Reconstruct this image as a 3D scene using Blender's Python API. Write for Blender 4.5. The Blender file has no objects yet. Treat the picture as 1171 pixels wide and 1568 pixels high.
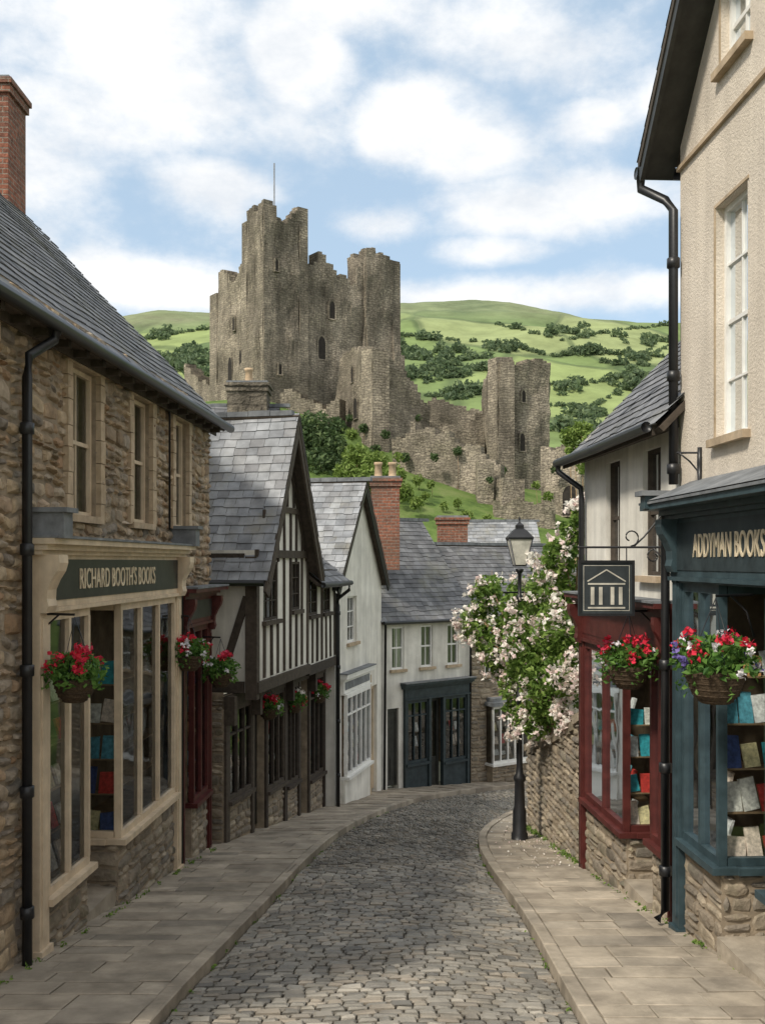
import bpy, math, random
import numpy as np
from mathutils import Vector, Matrix, noise
rnd=random.Random(7); nr=np.random.RandomState(5)
U=rnd.uniform
scene=bpy.context.scene
def X(px,d): return (px-585.5)/1500*d
def Z(py,d): return (860-py)/1500*d
def g(y): return -2.2-.14*y
def ss(a,b,x):
    t=min(max((x-a)/(b-a),0),1); return t*t*(3-2*t)
# ---------------------------------------------------------------- materials
MATS={}
def newmat(name):
    m=bpy.data.materials.new(name); m.use_nodes=True; nt=m.node_tree; nt.nodes.clear(); return m,nt
class NT:
    def __init__(s,nt): s.nt=nt
    def n(s,t,**k):
        x=s.nt.nodes.new(t)
        for a,v in k.items():
            if a.startswith('i_'):
                key=a[2:]; key=int(key) if key.isdigit() else key.replace('_',' ')
                x.inputs[key].default_value=v
            else: setattr(x,a,v)
        return x
    def l(s,a,b): s.nt.links.new(a,b)
    def ramp(s,fac,cols,pos=None,interp='LINEAR'):
        r=s.n('ShaderNodeValToRGB'); cr=r.color_ramp; cr.interpolation=interp
        n=len(cols)
        while len(cr.elements)<n: cr.elements.new(.5)
        for i,c in enumerate(cols):
            cr.elements[i].position=(pos[i] if pos else (i/(n-1) if interp=='LINEAR' else i/n)); cr.elements[i].color=(*c,1)
        s.l(fac,r.inputs[0]); return r.outputs[0]
    def mix(s,mode,fac,a,b):
        m=s.n('ShaderNodeMix',data_type='RGBA',blend_type=mode)
        for v,i in ((fac,0),(a,6),(b,7)):
            if hasattr(v,'links'): s.l(v,m.inputs[i])
            elif i==0: m.inputs[0].default_value=v
            else: m.inputs[i].default_value=(*v,1)
        return m.outputs[2]
    def noise(s,vec,scale,detail=4,rough=.6):
        x=s.n('ShaderNodeTexNoise'); x.inputs['Scale'].default_value=scale; x.inputs['Detail'].default_value=detail; x.inputs['Roughness'].default_value=rough
        s.l(vec,x.inputs['Vector']); return x.outputs[0]
def K_(k,cols): return [tuple(min(.85,v*k) for v in c) for c in cols]
def M(name,cols,island=True,nscale=3,namt=.35,rough=.85,bump=.3,bscale=30,streak=0.,interp='LINEAR',spec=.3,moss=None,mossamt=.5,bdist=.01,metal=0):
    if name in MATS: return MATS[name]
    m,nt=newmat(name); N=NT(nt)
    tc=N.n('ShaderNodeTexCoord').outputs['Object']
    if island:
        r=N.n('ShaderNodeNewGeometry').outputs['Random Per Island']; col=N.ramp(r,cols,interp=interp)
    else:
        col=N.ramp(N.noise(tc,nscale,6),cols,pos=[.3+.4*i/max(1,len(cols)-1) for i in range(len(cols))] if len(cols)>1 else [0])
    v=N.noise(tc,nscale*2.3,6)
    f=N.n('ShaderNodeMapRange',i_1=.3,i_2=.7,i_3=1-namt,i_4=1+namt*.6); N.l(v,f.inputs[0])
    col=N.mix('MULTIPLY',1.0,col,f.outputs[0])
    if streak>0:
        mp=N.n('ShaderNodeMapping'); mp.inputs['Scale'].default_value=(3,3,.25); N.l(tc,mp.inputs[0])
        v2=N.noise(mp.outputs[0],1.6,6); f2=N.n('ShaderNodeMapRange',i_1=.42,i_2=.7,i_3=1,i_4=1-streak); N.l(v2,f2.inputs[0])
        col=N.mix('MULTIPLY',1.0,col,f2.outputs[0])
    if moss:
        v3=N.noise(tc,nscale*.9,8,.7); f3=N.n('ShaderNodeMapRange',i_1=.52,i_2=.68,i_3=0,i_4=mossamt); N.l(v3,f3.inputs[0])
        col=N.mix('MIX',f3.outputs[0],col,moss)
    p=N.n('ShaderNodeBsdfPrincipled'); p.inputs['Roughness'].default_value=rough; p.inputs['Specular IOR Level'].default_value=spec; p.inputs['Metallic'].default_value=metal
    N.l(col,p.inputs['Base Color'])
    if bump:
        bn=N.noise(tc,bscale,6,.65); b=N.n('ShaderNodeBump'); b.inputs['Strength'].default_value=bump; b.inputs['Distance'].default_value=bdist
        N.l(bn,b.inputs['Height']); N.l(b.outputs[0],p.inputs['Normal'])
    o=N.n('ShaderNodeOutputMaterial'); N.l(p.outputs[0],o.inputs[0]); MATS[name]=m; return m
def brickmat(name,c1,c2,mort,bw,bh,ms=.012,big=.2,bigs=.4,bump=.5,dist=.03,distort=0.,tints=None,streak=0):
    m,nt=newmat(name); N=NT(nt)
    uv=N.n('ShaderNodeTexCoord'); vec=uv.outputs['UV']; ob=uv.outputs['Object']
    if distort:
        nz=N.n('ShaderNodeTexNoise'); nz.inputs['Scale'].default_value=.9/bh*.5; N.l(vec,nz.inputs[0])
        vm=N.n('ShaderNodeVectorMath',operation='MULTIPLY_ADD'); N.l(nz.outputs[1],vm.inputs[0]); vm.inputs[1].default_value=(distort,distort,0); N.l(vec,vm.inputs[2]); vec=vm.outputs[0]
    b=N.n('ShaderNodeTexBrick'); N.l(vec,b.inputs['Vector'])
    b.inputs['Color1'].default_value=(*c1,1); b.inputs['Color2'].default_value=(*c2,1); b.inputs['Mortar'].default_value=(*mort,1)
    b.inputs['Scale'].default_value=1; b.inputs['Mortar Size'].default_value=ms; b.inputs['Mortar Smooth'].default_value=.3
    b.inputs['Brick Width'].default_value=bw; b.inputs['Row Height'].default_value=bh
    v=N.noise(ob,bigs,8,.65); f=N.n('ShaderNodeMapRange',i_1=.32,i_2=.68,i_3=1-big,i_4=1+big); N.l(v,f.inputs[0])
    col=N.mix('MULTIPLY',1,b.outputs[0],f.outputs[0])
    v=N.noise(ob,1.2/bh,4,.6); f=N.n('ShaderNodeMapRange',i_1=.3,i_2=.7,i_3=.6,i_4=1.4); N.l(v,f.inputs[0])
    col=N.mix('MULTIPLY',1,col,f.outputs[0])
    if tints:
        v=N.noise(ob,bigs*2.1,6,.6); f=N.n('ShaderNodeMapRange',i_1=.45,i_2=.65,i_3=0,i_4=.6); N.l(v,f.inputs[0]); col=N.mix('MIX',f.outputs[0],col,tints)
    if streak:
        mp=N.n('ShaderNodeMapping'); mp.inputs['Scale'].default_value=(1,1,.14); N.l(ob,mp.inputs[0])
        f=N.n('ShaderNodeMapRange',i_1=.45,i_2=.68,i_3=1,i_4=1-streak); N.l(N.noise(mp.outputs[0],.55,7,.65),f.inputs[0]); col=N.mix('MULTIPLY',1,col,f.outputs[0])
    p=N.n('ShaderNodeBsdfPrincipled'); p.inputs['Roughness'].default_value=.9; p.inputs['Specular IOR Level'].default_value=.2; N.l(col,p.inputs['Base Color'])
    ad=N.n('ShaderNodeMath',operation='SUBTRACT'); N.l(N.noise(ob,2.5/bh,4,.6),ad.inputs[0]); N.l(b.outputs[1],ad.inputs[1])
    bp=N.n('ShaderNodeBump'); bp.inputs['Strength'].default_value=bump; bp.inputs['Distance'].default_value=dist; N.l(ad.outputs[0],bp.inputs['Height']); N.l(bp.outputs[0],p.inputs['Normal'])
    o=N.n('ShaderNodeOutputMaterial'); N.l(p.outputs[0],o.inputs[0]); return m
def leafmat(name,cols,trans=.35):
    m,nt=newmat(name); N=NT(nt)
    r=N.n('ShaderNodeNewGeometry').outputs['Random Per Island']; col=N.ramp(r,cols)
    a=N.n('ShaderNodeBsdfPrincipled'); a.inputs['Roughness'].default_value=.6; a.inputs['Specular IOR Level'].default_value=.25; N.l(col,a.inputs['Base Color'])
    t=N.n('ShaderNodeBsdfTranslucent'); N.l(col,t.inputs[0]); mx=N.n('ShaderNodeMixShader'); mx.inputs[0].default_value=trans
    N.l(a.outputs[0],mx.inputs[1]); N.l(t.outputs[0],mx.inputs[2]); o=N.n('ShaderNodeOutputMaterial'); N.l(mx.outputs[0],o.inputs[0]); return m
def glassmat(name='window_glass',base=.07):
    m,nt=newmat(name); N=NT(nt)
    t=N.n('ShaderNodeBsdfTransparent'); t.inputs[0].default_value=(.9,.93,.92,1); gl=N.n('ShaderNodeBsdfGlossy'); gl.inputs['Roughness'].default_value=.03; gl.inputs[0].default_value=(.8,.84,.88,1)
    tc=N.n('ShaderNodeTexCoord').outputs['Object']; bp=N.n('ShaderNodeBump'); bp.inputs['Strength'].default_value=.12; bp.inputs['Distance'].default_value=.02; N.l(N.noise(tc,2.5,1),bp.inputs['Height']); N.l(bp.outputs[0],gl.inputs['Normal'])
    fr=N.n('ShaderNodeFresnel'); fr.inputs[0].default_value=1.42; ad=N.n('ShaderNodeMath',operation='ADD'); N.l(fr.outputs[0],ad.inputs[0]); ad.inputs[1].default_value=base
    mx=N.n('ShaderNodeMixShader'); N.l(ad.outputs[0],mx.inputs[0]); N.l(t.outputs[0],mx.inputs[1]); N.l(gl.outputs[0],mx.inputs[2]); o=N.n('ShaderNodeOutputMaterial'); N.l(mx.outputs[0],o.inputs[0]); return m
warm=M('warm_rubble_stone',K_(1.12,[(.2,.145,.095),(.4,.29,.18),(.29,.22,.15),(.5,.39,.26),(.21,.18,.15),(.4,.31,.21),(.3,.19,.11),(.44,.36,.27),(.17,.15,.125)]),rough=.9,bump=.8,bscale=18,nscale=4,namt=.38,streak=.28,bdist=.025,moss=(.2,.19,.15),mossamt=.4)
greys=M('grey_rubble_stone',K_(1.18,[(.14,.12,.095),(.28,.23,.17),(.2,.17,.135),(.36,.3,.22),(.17,.15,.125),(.26,.21,.15)]),rough=.9,bump=.8,bscale=18,nscale=4,namt=.35,streak=.25,bdist=.025,moss=(.11,.13,.055),mossamt=.3)
mortar=M('lime_mortar',[(.24,.195,.14),(.36,.29,.21)],island=False,rough=.95,bump=.6,bscale=40)
slate=M('roof_slate',K_(1.05,[(.085,.088,.095),(.16,.163,.172),(.12,.123,.13),(.2,.202,.21),(.11,.11,.115),(.15,.15,.155)]),rough=.65,bump=.3,bscale=25,nscale=1.2,namt=.42,spec=.35,streak=.15,moss=(.17,.165,.115),mossamt=.5)
slatel=M('pale_roof_slate',K_(1.22,[(.15,.158,.17),(.25,.26,.275),(.2,.21,.222),(.3,.31,.322),(.16,.162,.17),(.23,.235,.24)]),rough=.65,bump=.3,bscale=25,nscale=1.2,namt=.42,spec=.35,streak=.15,moss=(.27,.25,.18),mossamt=.5)
white=M('limewash_render',[(.68,.65,.58),(.8,.775,.705)],island=False,nscale=1.0,namt=.16,rough=.9,bump=.4,bscale=18,streak=.26)
cream=M('roughcast_render',[(.65,.57,.47),(.74,.66,.56)],island=False,nscale=.7,namt=.12,rough=.95,bump=.9,bscale=42,streak=.16,bdist=.015)
timber=M('dark_oak_timber',[(.04,.032,.026),(.085,.068,.052),(.055,.043,.034)],nscale=6,rough=.8,bump=.5,bscale=25)
blackm=M('black_iron_paint',[(.012,.013,.015),(.02,.02,.022)],island=False,rough=.4,bump=.1,spec=.5)
lead=M('lead_flashing',[(.13,.14,.15),(.22,.23,.24)],island=False,rough=.6,bump=.2)
creamp=M('cream_shop_paint',[(.6,.475,.335),(.69,.565,.41)],island=False,nscale=3,namt=.16,rough=.5,bump=.1,streak=.2)
stonetrim=M('dressed_sandstone',[(.42,.32,.21),(.52,.41,.29)],island=False,nscale=4,namt=.24,rough=.85,bump=.3,streak=.2)
darkfas=M('dark_fascia_paint',[(.03,.03,.026),(.042,.042,.036)],island=False,rough=.45,bump=.05)
burg=M('burgundy_paint',[(.08,.019,.017),(.11,.028,.023)],island=False,rough=.5,bump=.08,streak=.25)
teal=M('teal_paint',[(.037,.062,.073),(.055,.088,.1)],island=False,rough=.45,bump=.08,streak=.25)
dteal=M('slate_green_paint',[(.03,.043,.048),(.042,.058,.063)],island=False,rough=.5,bump=.08,streak=.2)
whitep=M('white_paint',[(.72,.71,.67),(.8,.79,.75)],island=False,rough=.5,bump=.05,namt=.1)
gold=M('gilded_lettering',[(.68,.57,.4),(.75,.64,.46)],island=False,rough=.5,bump=0)
dark=M('dark_shade_panel',[(.02,.017,.015),(.04,.034,.028)],island=False,rough=.9,bump=0)  # near-black colour standing in for the shade of unlit rooms and recesses
shopin=M('shop_interior_wall',[(.12,.09,.06),(.2,.15,.1)],island=False,rough=.9,bump=0)
wood=M('shelf_wood',[(.24,.16,.09),(.32,.22,.13)],island=False,rough=.7,bump=.1)
books=M('book_covers',[(.05,.4,.48),(.82,.8,.74),(.62,.06,.05),(.06,.1,.28),(.8,.7,.4),(.2,.52,.62),(.8,.8,.8),(.05,.05,.05),(.65,.35,.15),(.84,.84,.84),(.12,.4,.52),(.82,.68,.58)],interp='CONSTANT',nscale=11,namt=.5,rough=.5,bump=0)
curt=M('net_curtain',[(.4,.38,.34),(.5,.48,.44)],island=False,rough=.9,bump=.2)
brick=brickmat('chimney_brick',(.3,.12,.075),(.19,.085,.06),(.25,.2,.16),.22,.075,.01,tints=(.14,.11,.085))
castlem=brickmat('castle_masonry',(.4,.345,.265),(.27,.235,.185),(.18,.155,.125),.55,.22,.022,big=.5,bigs=.17,bump=.85,dist=.14,distort=.34,tints=(.17,.15,.115),streak=.6)
pot=M('clay_chimney_pot',[(.45,.32,.2),(.55,.42,.28)],island=False,rough=.9,bump=.2)
sett=M('granite_setts',K_(1.18,[(.13,.122,.105),(.25,.23,.195),(.18,.168,.145),(.31,.283,.238),(.115,.108,.096),(.23,.208,.17),(.28,.24,.19),(.16,.15,.13)]),rough=.45,bump=.65,bscale=45,nscale=.6,namt=.42,spec=.5,bdist=.012)
grout=M('sett_joint_grit',[(.06,.052,.042),(.12,.104,.08)],island=False,rough=.95,bump=.5,bscale=60)
flag=M('flagstones',K_(1.08,[(.25,.212,.165),(.36,.308,.24),(.31,.268,.212),(.41,.352,.276),(.22,.193,.156)]),rough=.75,bump=.5,bscale=25,nscale=1.1,namt=.42,bdist=.01,moss=(.16,.138,.105),mossamt=.65)
glass=glassmat(); 
# ---------------------------------------------------------------- mesh tools
def mkobj(name,verts,faces,mat,parent=None,smooth=False):
    me=bpy.data.meshes.new(name); me.from_pydata([tuple(v) for v in verts] if not isinstance(verts,np.ndarray) else verts.tolist(),[],faces if not isinstance(faces,np.ndarray) else faces.tolist())
    me.update(); n=len(me.polygons)
    if n:
        nm=np.zeros(n*3); me.polygons.foreach_get('normal',nm); nm=nm.reshape(-1,3)
        lt=np.zeros(n,dtype=int); me.polygons.foreach_get('loop_total',lt)
        lv=np.zeros(len(me.loops),dtype=int); me.loops.foreach_get('vertex_index',lv)
        co=np.zeros(len(me.vertices)*3); me.vertices.foreach_get('co',co); co=co.reshape(-1,3)
        N_=np.repeat(nm,lt,axis=0); p=co[lv]
        flat=np.abs(N_[:,2])>.97
        t=np.stack([-N_[:,1],N_[:,0],np.zeros(len(N_))],1); ln=np.linalg.norm(t,axis=1); ln[ln<1e-6]=1; t/=ln[:,None]; t[flat]=(1,0,0)
        b=np.cross(N_,t); b[flat]=(0,1,0)
        uv=np.stack([(p*t).sum(1),(p*b).sum(1)],1)
        me.uv_layers.new(name='UVMap').data.foreach_set('uv',uv.ravel())
    me.materials.append(mat)
    if smooth: me.polygons.foreach_set('use_smooth',[True]*n)
    o=bpy.data.objects.new(name,me); scene.collection.objects.link(o)
    if parent: o.parent=parent
    return o
class B:
    def __init__(s,name): s.name=name; s.p={}; s.extra=[]
    def add(s,part,mat,v,f,smooth=False):
        q=s.p.setdefault((part,mat.name,smooth),[[],[],mat]); o=len(q[0]); q[0].extend(v); q[1].extend([tuple(i+o for i in x) for x in f])
    def done(s):
        if len(s.p)==1 and not s.extra:
            (k,q),=s.p.items(); return mkobj(s.name,q[0],q[1],q[2],None,k[2])
        e=bpy.data.objects.new(s.name,None); scene.collection.objects.link(e)
        for (part,mn,sm),q in s.p.items(): mkobj(part,q[0],q[1],q[2],e,sm)
        for o in s.extra: o.parent=e
        return e
class F:
    def __init__(s,x0,y0,x1,y1,side):
        s.o=Vector((x0,y0,0)); d=Vector((x1-x0,y1-y0,0)); s.L=d.length; s.d=d/s.L
        s.n=Vector((s.d.y,-s.d.x,0))*side; s.side=side
    def p(s,u,z,w=0): q=s.o+s.d*u+s.n*w; return (q.x,q.y,z)
    def u(s,y): return (y-s.o.y)/s.d.y
    def gy(s,u,w=0): return g((s.o+s.d*u+s.n*w).y)
def box(b,part,mat,f,u0,u1,z0,z1,w0,w1):
    v=[f.p(u,z,w) for u in (u0,u1) for z in (z0,z1) for w in (w0,w1)]
    b.add(part,mat,v,[(0,1,3,2),(4,6,7,5),(0,4,5,1),(2,3,7,6),(0,2,6,4),(1,5,7,3)])
def quad(b,part,mat,a,c,d,e): b.add(part,mat,[a,c,d,e],[(0,1,2,3)])
def beam(b,part,mat,f,u0,z0,u1,z1,wd,w0,w1):
    d=Vector((u1-u0,z1-z0)).normalized(); n=Vector((-d.y,d.x))*wd/2
    c=[(u0+n.x,z0+n.y),(u1+n.x,z1+n.y),(u1-n.x,z1-n.y),(u0-n.x,z0-n.y)]
    v=[f.p(a,z,w0) for a,z in c]+[f.p(a,z,w1) for a,z in c]
    b.add(part,mat,v,[(0,1,2,3),(7,6,5,4),(0,4,5,1),(1,5,6,2),(2,6,7,3),(3,7,4,0)])
def wall(b,part,mat,f,u0,u1,z0,z1,ops=(),depth=.15):
    us=sorted({u0,u1,*[min(max(o[i],u0),u1) for o in ops for i in (0,1)]}); zs=sorted({z0,z1,*[min(max(o[i],z0),z1) for o in ops for i in (2,3)]})
    for a,c in zip(us,us[1:]):
        for e,h in zip(zs,zs[1:]):
            m,n=(a+c)/2,(e+h)/2
            if any(o[0]<m<o[1] and o[2]<n<o[3] for o in ops): continue
            quad(b,part,mat,f.p(a,e),f.p(c,e),f.p(c,h),f.p(a,h))
    for o in ops:
        dp=o[4] if len(o)>4 else depth
        a,c,e,h=o[:4]
        for (p,q,r,s_) in (((a,e),(a,h),0,0),((c,e),(c,h),0,0),((a,e),(c,e),0,0),((a,h),(c,h),0,0)):
            quad(b,part,mat,f.p(p[0],p[1]),f.p(q[0],q[1]),f.p(q[0],q[1],-dp),f.p(p[0],p[1],-dp))
def stones(b,part,mat,f,u0,u1,z0,z1,ops=(),h=(.07,.17),wd=(.14,.42),pr=(.008,.04),w=0,top=None,warp=.03):
    z=z0
    def wp(x,y):
        q=Vector((x*1.7+f.o.x,y*1.7,f.o.y)); e=min(1,max(0,(z1-y)/.15))
        return x+noise.noise(q)*warp*.6, y+(noise.noise(q+Vector((9,3,1)))+.6*noise.noise(q*2.7))*warp*1.5*e
    while z<z1-.02:
        hh=min(U(*h),z1-z); 
        if z1-z-hh<.05: hh=z1-z
        segs=[(u0,u1)]
        for o in ops:
            if o[2]<z+hh*.5<o[3]:
                ns=[]
                for a,c in segs:
                    if o[1]<=a or o[0]>=c: ns.append((a,c)); continue
                    if o[0]>a: ns.append((a,o[0]))
                    if o[1]<c: ns.append((o[1],c))
                segs=ns
        def one(a,c_,lo,hi):
            ww,h_=c_-a,hi-lo; G=.006; j=.016; pp=U(*pr)
            a0,a1,b0,b1=a+G,a+ww-G,lo+G,lo+h_-G
            pts=[(a0+.014,b0+.01),((a0+a1)/2,b0),(a1-.014,b0+.008),(a1,(b0+b1)/2),(a1-.018,b1-.01),((a0+a1)/2,b1),(a0+.014,b1-.012),(a0,(b0+b1)/2)]
            pts=[wp(x+U(-j,j)*.7,y+U(-j,j)*.7) for x,y in pts]
            cx=sum(p[0] for p in pts)/8; cz=sum(p[1] for p in pts)/8; ins=.02
            out=[f.p(x,y,w-.004) for x,y in pts]
            inn=[f.p(cx+(x-cx)*(1-2*ins/ww),cz+(y-cz)*(1-2*ins/h_),w+pp*.75+U(-.004,.004)) for x,y in pts]
            b.add(part,mat,out+inn+[f.p(cx+U(-.02,.02),cz+U(-.01,.01),w+pp+U(0,.008))],[(i,(i+1)%8,8+(i+1)%8,8+i) for i in range(8)]+[(8+i,8+(i+1)%8,16) for i in range(8)])
        for a,c in segs:
            u=a
            while u<c-.02:
                ww=min(U(*wd)*(.7+hh*2.2),c-u)
                if c-u-ww<.07: ww=c-u
                if not(top and z+hh>top(u+ww/2)):
                    if hh>.13 and rnd.random()<.22: k=hh*U(.4,.6); one(u,u+ww,z,z+k); one(u,u+ww,z+k,z+hh)
                    else: one(u,u+ww,z,z+hh)
                u+=ww
        z+=hh
def slates(b,mat,A,Bp,C,D,w=.24,h=.17,part='roof_slates',jit=.004):
    A,Bp,C,D=map(Vector,(A,Bp,C,D)); nrm=(Bp-A).cross(D-A).normalized()
    if nrm.z<0: nrm=-nrm
    S=((D-A).length+(C-Bp).length)/2; n=max(1,int(S/h)); 
    under=[A-nrm*.03,Bp-nrm*.03,C-nrm*.03,D-nrm*.03]
    b.add('roof_battens',timber,[tuple(v) for v in under]+[tuple(v-nrm*.06) for v in under],[(0,1,2,3),(4,5,6,7),(0,1,5,4),(1,2,6,5),(2,3,7,6),(3,0,4,7)])
    V=[];Fa=[]
    def sag(p): q=p*.55; return p+nrm*(noise.noise(q)*.035)
    for j in range(n):
        t0=j/n; t1=min(1,(j+1.35)/n)
        L0,R0=A.lerp(D,t0),Bp.lerp(C,t0); L1,R1=A.lerp(D,t1),Bp.lerp(C,t1); Wd=(R0-L0).length
        if Wd<.05: continue
        x=-(w/2 if j%2 else 0)+U(-.01,.01)
        while x<Wd:
            ww=w*U(.8,1.2); s0,s1=max(0,x+.003),min(Wd,x+ww-.003); x+=ww
            if s1-s0<.02: continue
            up=.016+U(0,jit); dz=U(-.014,.014)/S
            if rnd.random()<.03: dz-=.02/S; up+=.006
            a=L0.lerp(R0,s0/Wd)+nrm*up; c=L0.lerp(R0,s1/Wd)+nrm*(up+U(-.004,.004)); 
            if j>0: a=a+(D-A)*dz; c=c+(D-A)*dz
            d=L1.lerp(R1,s1/Wd); e=L1.lerp(R1,s0/Wd); k=len(V); a,c,d,e=map(sag,(a,c,d,e))
            V+= [tuple(a),tuple(c),tuple(d),tuple(e),tuple(a-nrm*.016),tuple(c-nrm*.016)]
            Fa+=[(k,k+1,k+2,k+3),(k,k+4,k+5,k+1)]
    b.add(part,mat,V,Fa)
def tube(b,part,mat,pts,r,seg=8):
    pts=[Vector(p) for p in pts]; V=[];Fa=[]
    for i,p in enumerate(pts):
        d=(pts[min(i+1,len(pts)-1)]-pts[max(i-1,0)]).normalized()
        a=d.cross(Vector((0,0,1))); 
        if a.length<.05: a=d.cross(Vector((1,0,0)))
        a.normalize(); c=a.cross(d); rr=r[i] if isinstance(r,(list,tuple)) else r
        for k in range(seg):
            th=2*math.pi*k/seg; V.append(tuple(p+(a*math.cos(th)+c*math.sin(th))*rr))
    for i in range(len(pts)-1):
        for k in range(seg): Fa.append((i*seg+k,i*seg+(k+1)%seg,(i+1)*seg+(k+1)%seg,(i+1)*seg+k))
    Fa+=[tuple(range(seg)),tuple(range((len(pts)-1)*seg,len(pts)*seg))]
    b.add(part,mat,V,Fa,True)
def lathe(b,part,mat,cx,cy,cz,prof,seg=12,smooth=True):
    V=[];Fa=[]
    for r,z in prof:
        for k in range(seg):
            th=2*math.pi*(k+.5)/seg; V.append((cx+r*math.cos(th),cy+r*math.sin(th),cz+z))
    for i in range(len(prof)-1):
        for k in range(seg): Fa.append((i*seg+k,i*seg+(k+1)%seg,(i+1)*seg+(k+1)%seg,(i+1)*seg+k))
    Fa+=[tuple(range(seg)),tuple(range((len(prof)-1)*seg,len(prof)*seg))]
    b.add(part,mat,V,Fa,smooth)
def leafmesh(centers,size,squash=1.,bend=.25,outc=None):
    n=len(centers); c=np.asarray(centers)
    a=nr.normal(size=(n,3)); a/=np.linalg.norm(a,axis=1)[:,None]
    t=nr.normal(size=(n,3)); bb=np.cross(a,t); bb/=np.linalg.norm(bb,axis=1)[:,None]
    s=(size*nr.uniform(.6,1.3,size=n))[:,None]; nn=np.cross(a,bb)
    v=np.stack([c-a*s,c-bb*s*.55*squash+nn*s*bend,c+a*s,c+bb*s*.55*squash+nn*s*bend],1).reshape(-1,3)
    i=np.arange(n)*4
    f=np.stack([i,i+1,i+2,i+3],1)
    return v,f
def window(b,f,u0,u1,z0,z1,cols=2,rows=2,fm=None,dp=.12,sill=stonetrim,fw=.045,bar=.022,curtain=True,lintel=None,back=.35):
    fm=fm or whitep
    for a,c,e,h in ((u0,u0+fw,z0,z1),(u1-fw,u1,z0,z1),(u0+fw,u1-fw,z0,z0+fw),(u0+fw,u1-fw,z1-fw,z1)): box(b,'window_frames',fm,f,a,c,e,h,-dp,-dp+.055)
    for i in range(1,cols):
        x=u0+(u1-u0)*i/cols; box(b,'window_frames',fm,f,x-bar/2,x+bar/2,z0+fw,z1-fw,-dp+.005,-dp+.035)
    for j in range(1,rows):
        z=z0+(z1-z0)*j/rows; bw=bar*(1.8 if j*2==rows else 1); box(b,'window_frames',fm,f,u0+fw,u1-fw,z-bw/2,z+bw/2,-dp+.002,-dp+.04)
    quad(b,'window_glass',glass,f.p(u0,z0,-dp+.015),f.p(u1,z0,-dp+.015),f.p(u1,z1,-dp+.015),f.p(u0,z1,-dp+.015))
    box(b,'dark_room_panel',dark,f,u0-.02,u1+.02,z0-.02,z1+.02,-dp-back-.02,-dp-back)  # dark panel close behind the glass, its colour paints the unlit room
    if curtain:
        w=(u1-u0)
        for a,c in ((u0,u0+w*.16),(u1-w*.16,u1)): box(b,'curtains',curt,f,a,c,z0,z1,-dp-.1,-dp-.08)
    if sill: box(b,'window_sills',sill,f,u0-.06,u1+.06,z0-.07,z0-.002,-.05,.07)
    if lintel: box(b,'window_lintels',lintel,f,u0-.08,u1+.08,z1+.002,z1+.14,-.05,.03)
def bookrow(b,f,u0,u1,z,w,cross=False,a0=0,a1=0):
    if not cross:
        u=u0+U(0,.1)
        while u<u1-.12:
            bw=U(.11,.18); bh=U(.17,.27); v=[]
            for du in (0,bw):
                for dz in (0,bh):
                    for dw in (0,.025): v.append(f.p(u+du,z+dz,w+dw-dz*.3))
            if rnd.random()<.88: b.add('books',books,v,[(0,1,3,2),(4,6,7,5),(0,4,5,1),(2,3,7,6),(0,2,6,4),(1,5,7,3)])
            u+=bw+U(.03,.12)
    else:
        q=a0+U(0,.03)
        while q<a1-.1:
            bw=U(.11,.17); bh=U(.17,.27); tl=U(-.03,.03); v=[]
            for dq in (0,bw):
                for dz in (0,bh):
                    for du in (0,.025): v.append(f.p(w+du+dz*.3,z+dz+tl*(dq>0)+.03*(abs(tl)),-(q+dq)+tl*(dz>0)))
            b.add('books',books,v,[(0,1,3,2),(4,6,7,5),(0,4,5,1),(2,3,7,6),(0,2,6,4),(1,5,7,3)])
            q+=bw+U(.012,.045)
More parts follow.
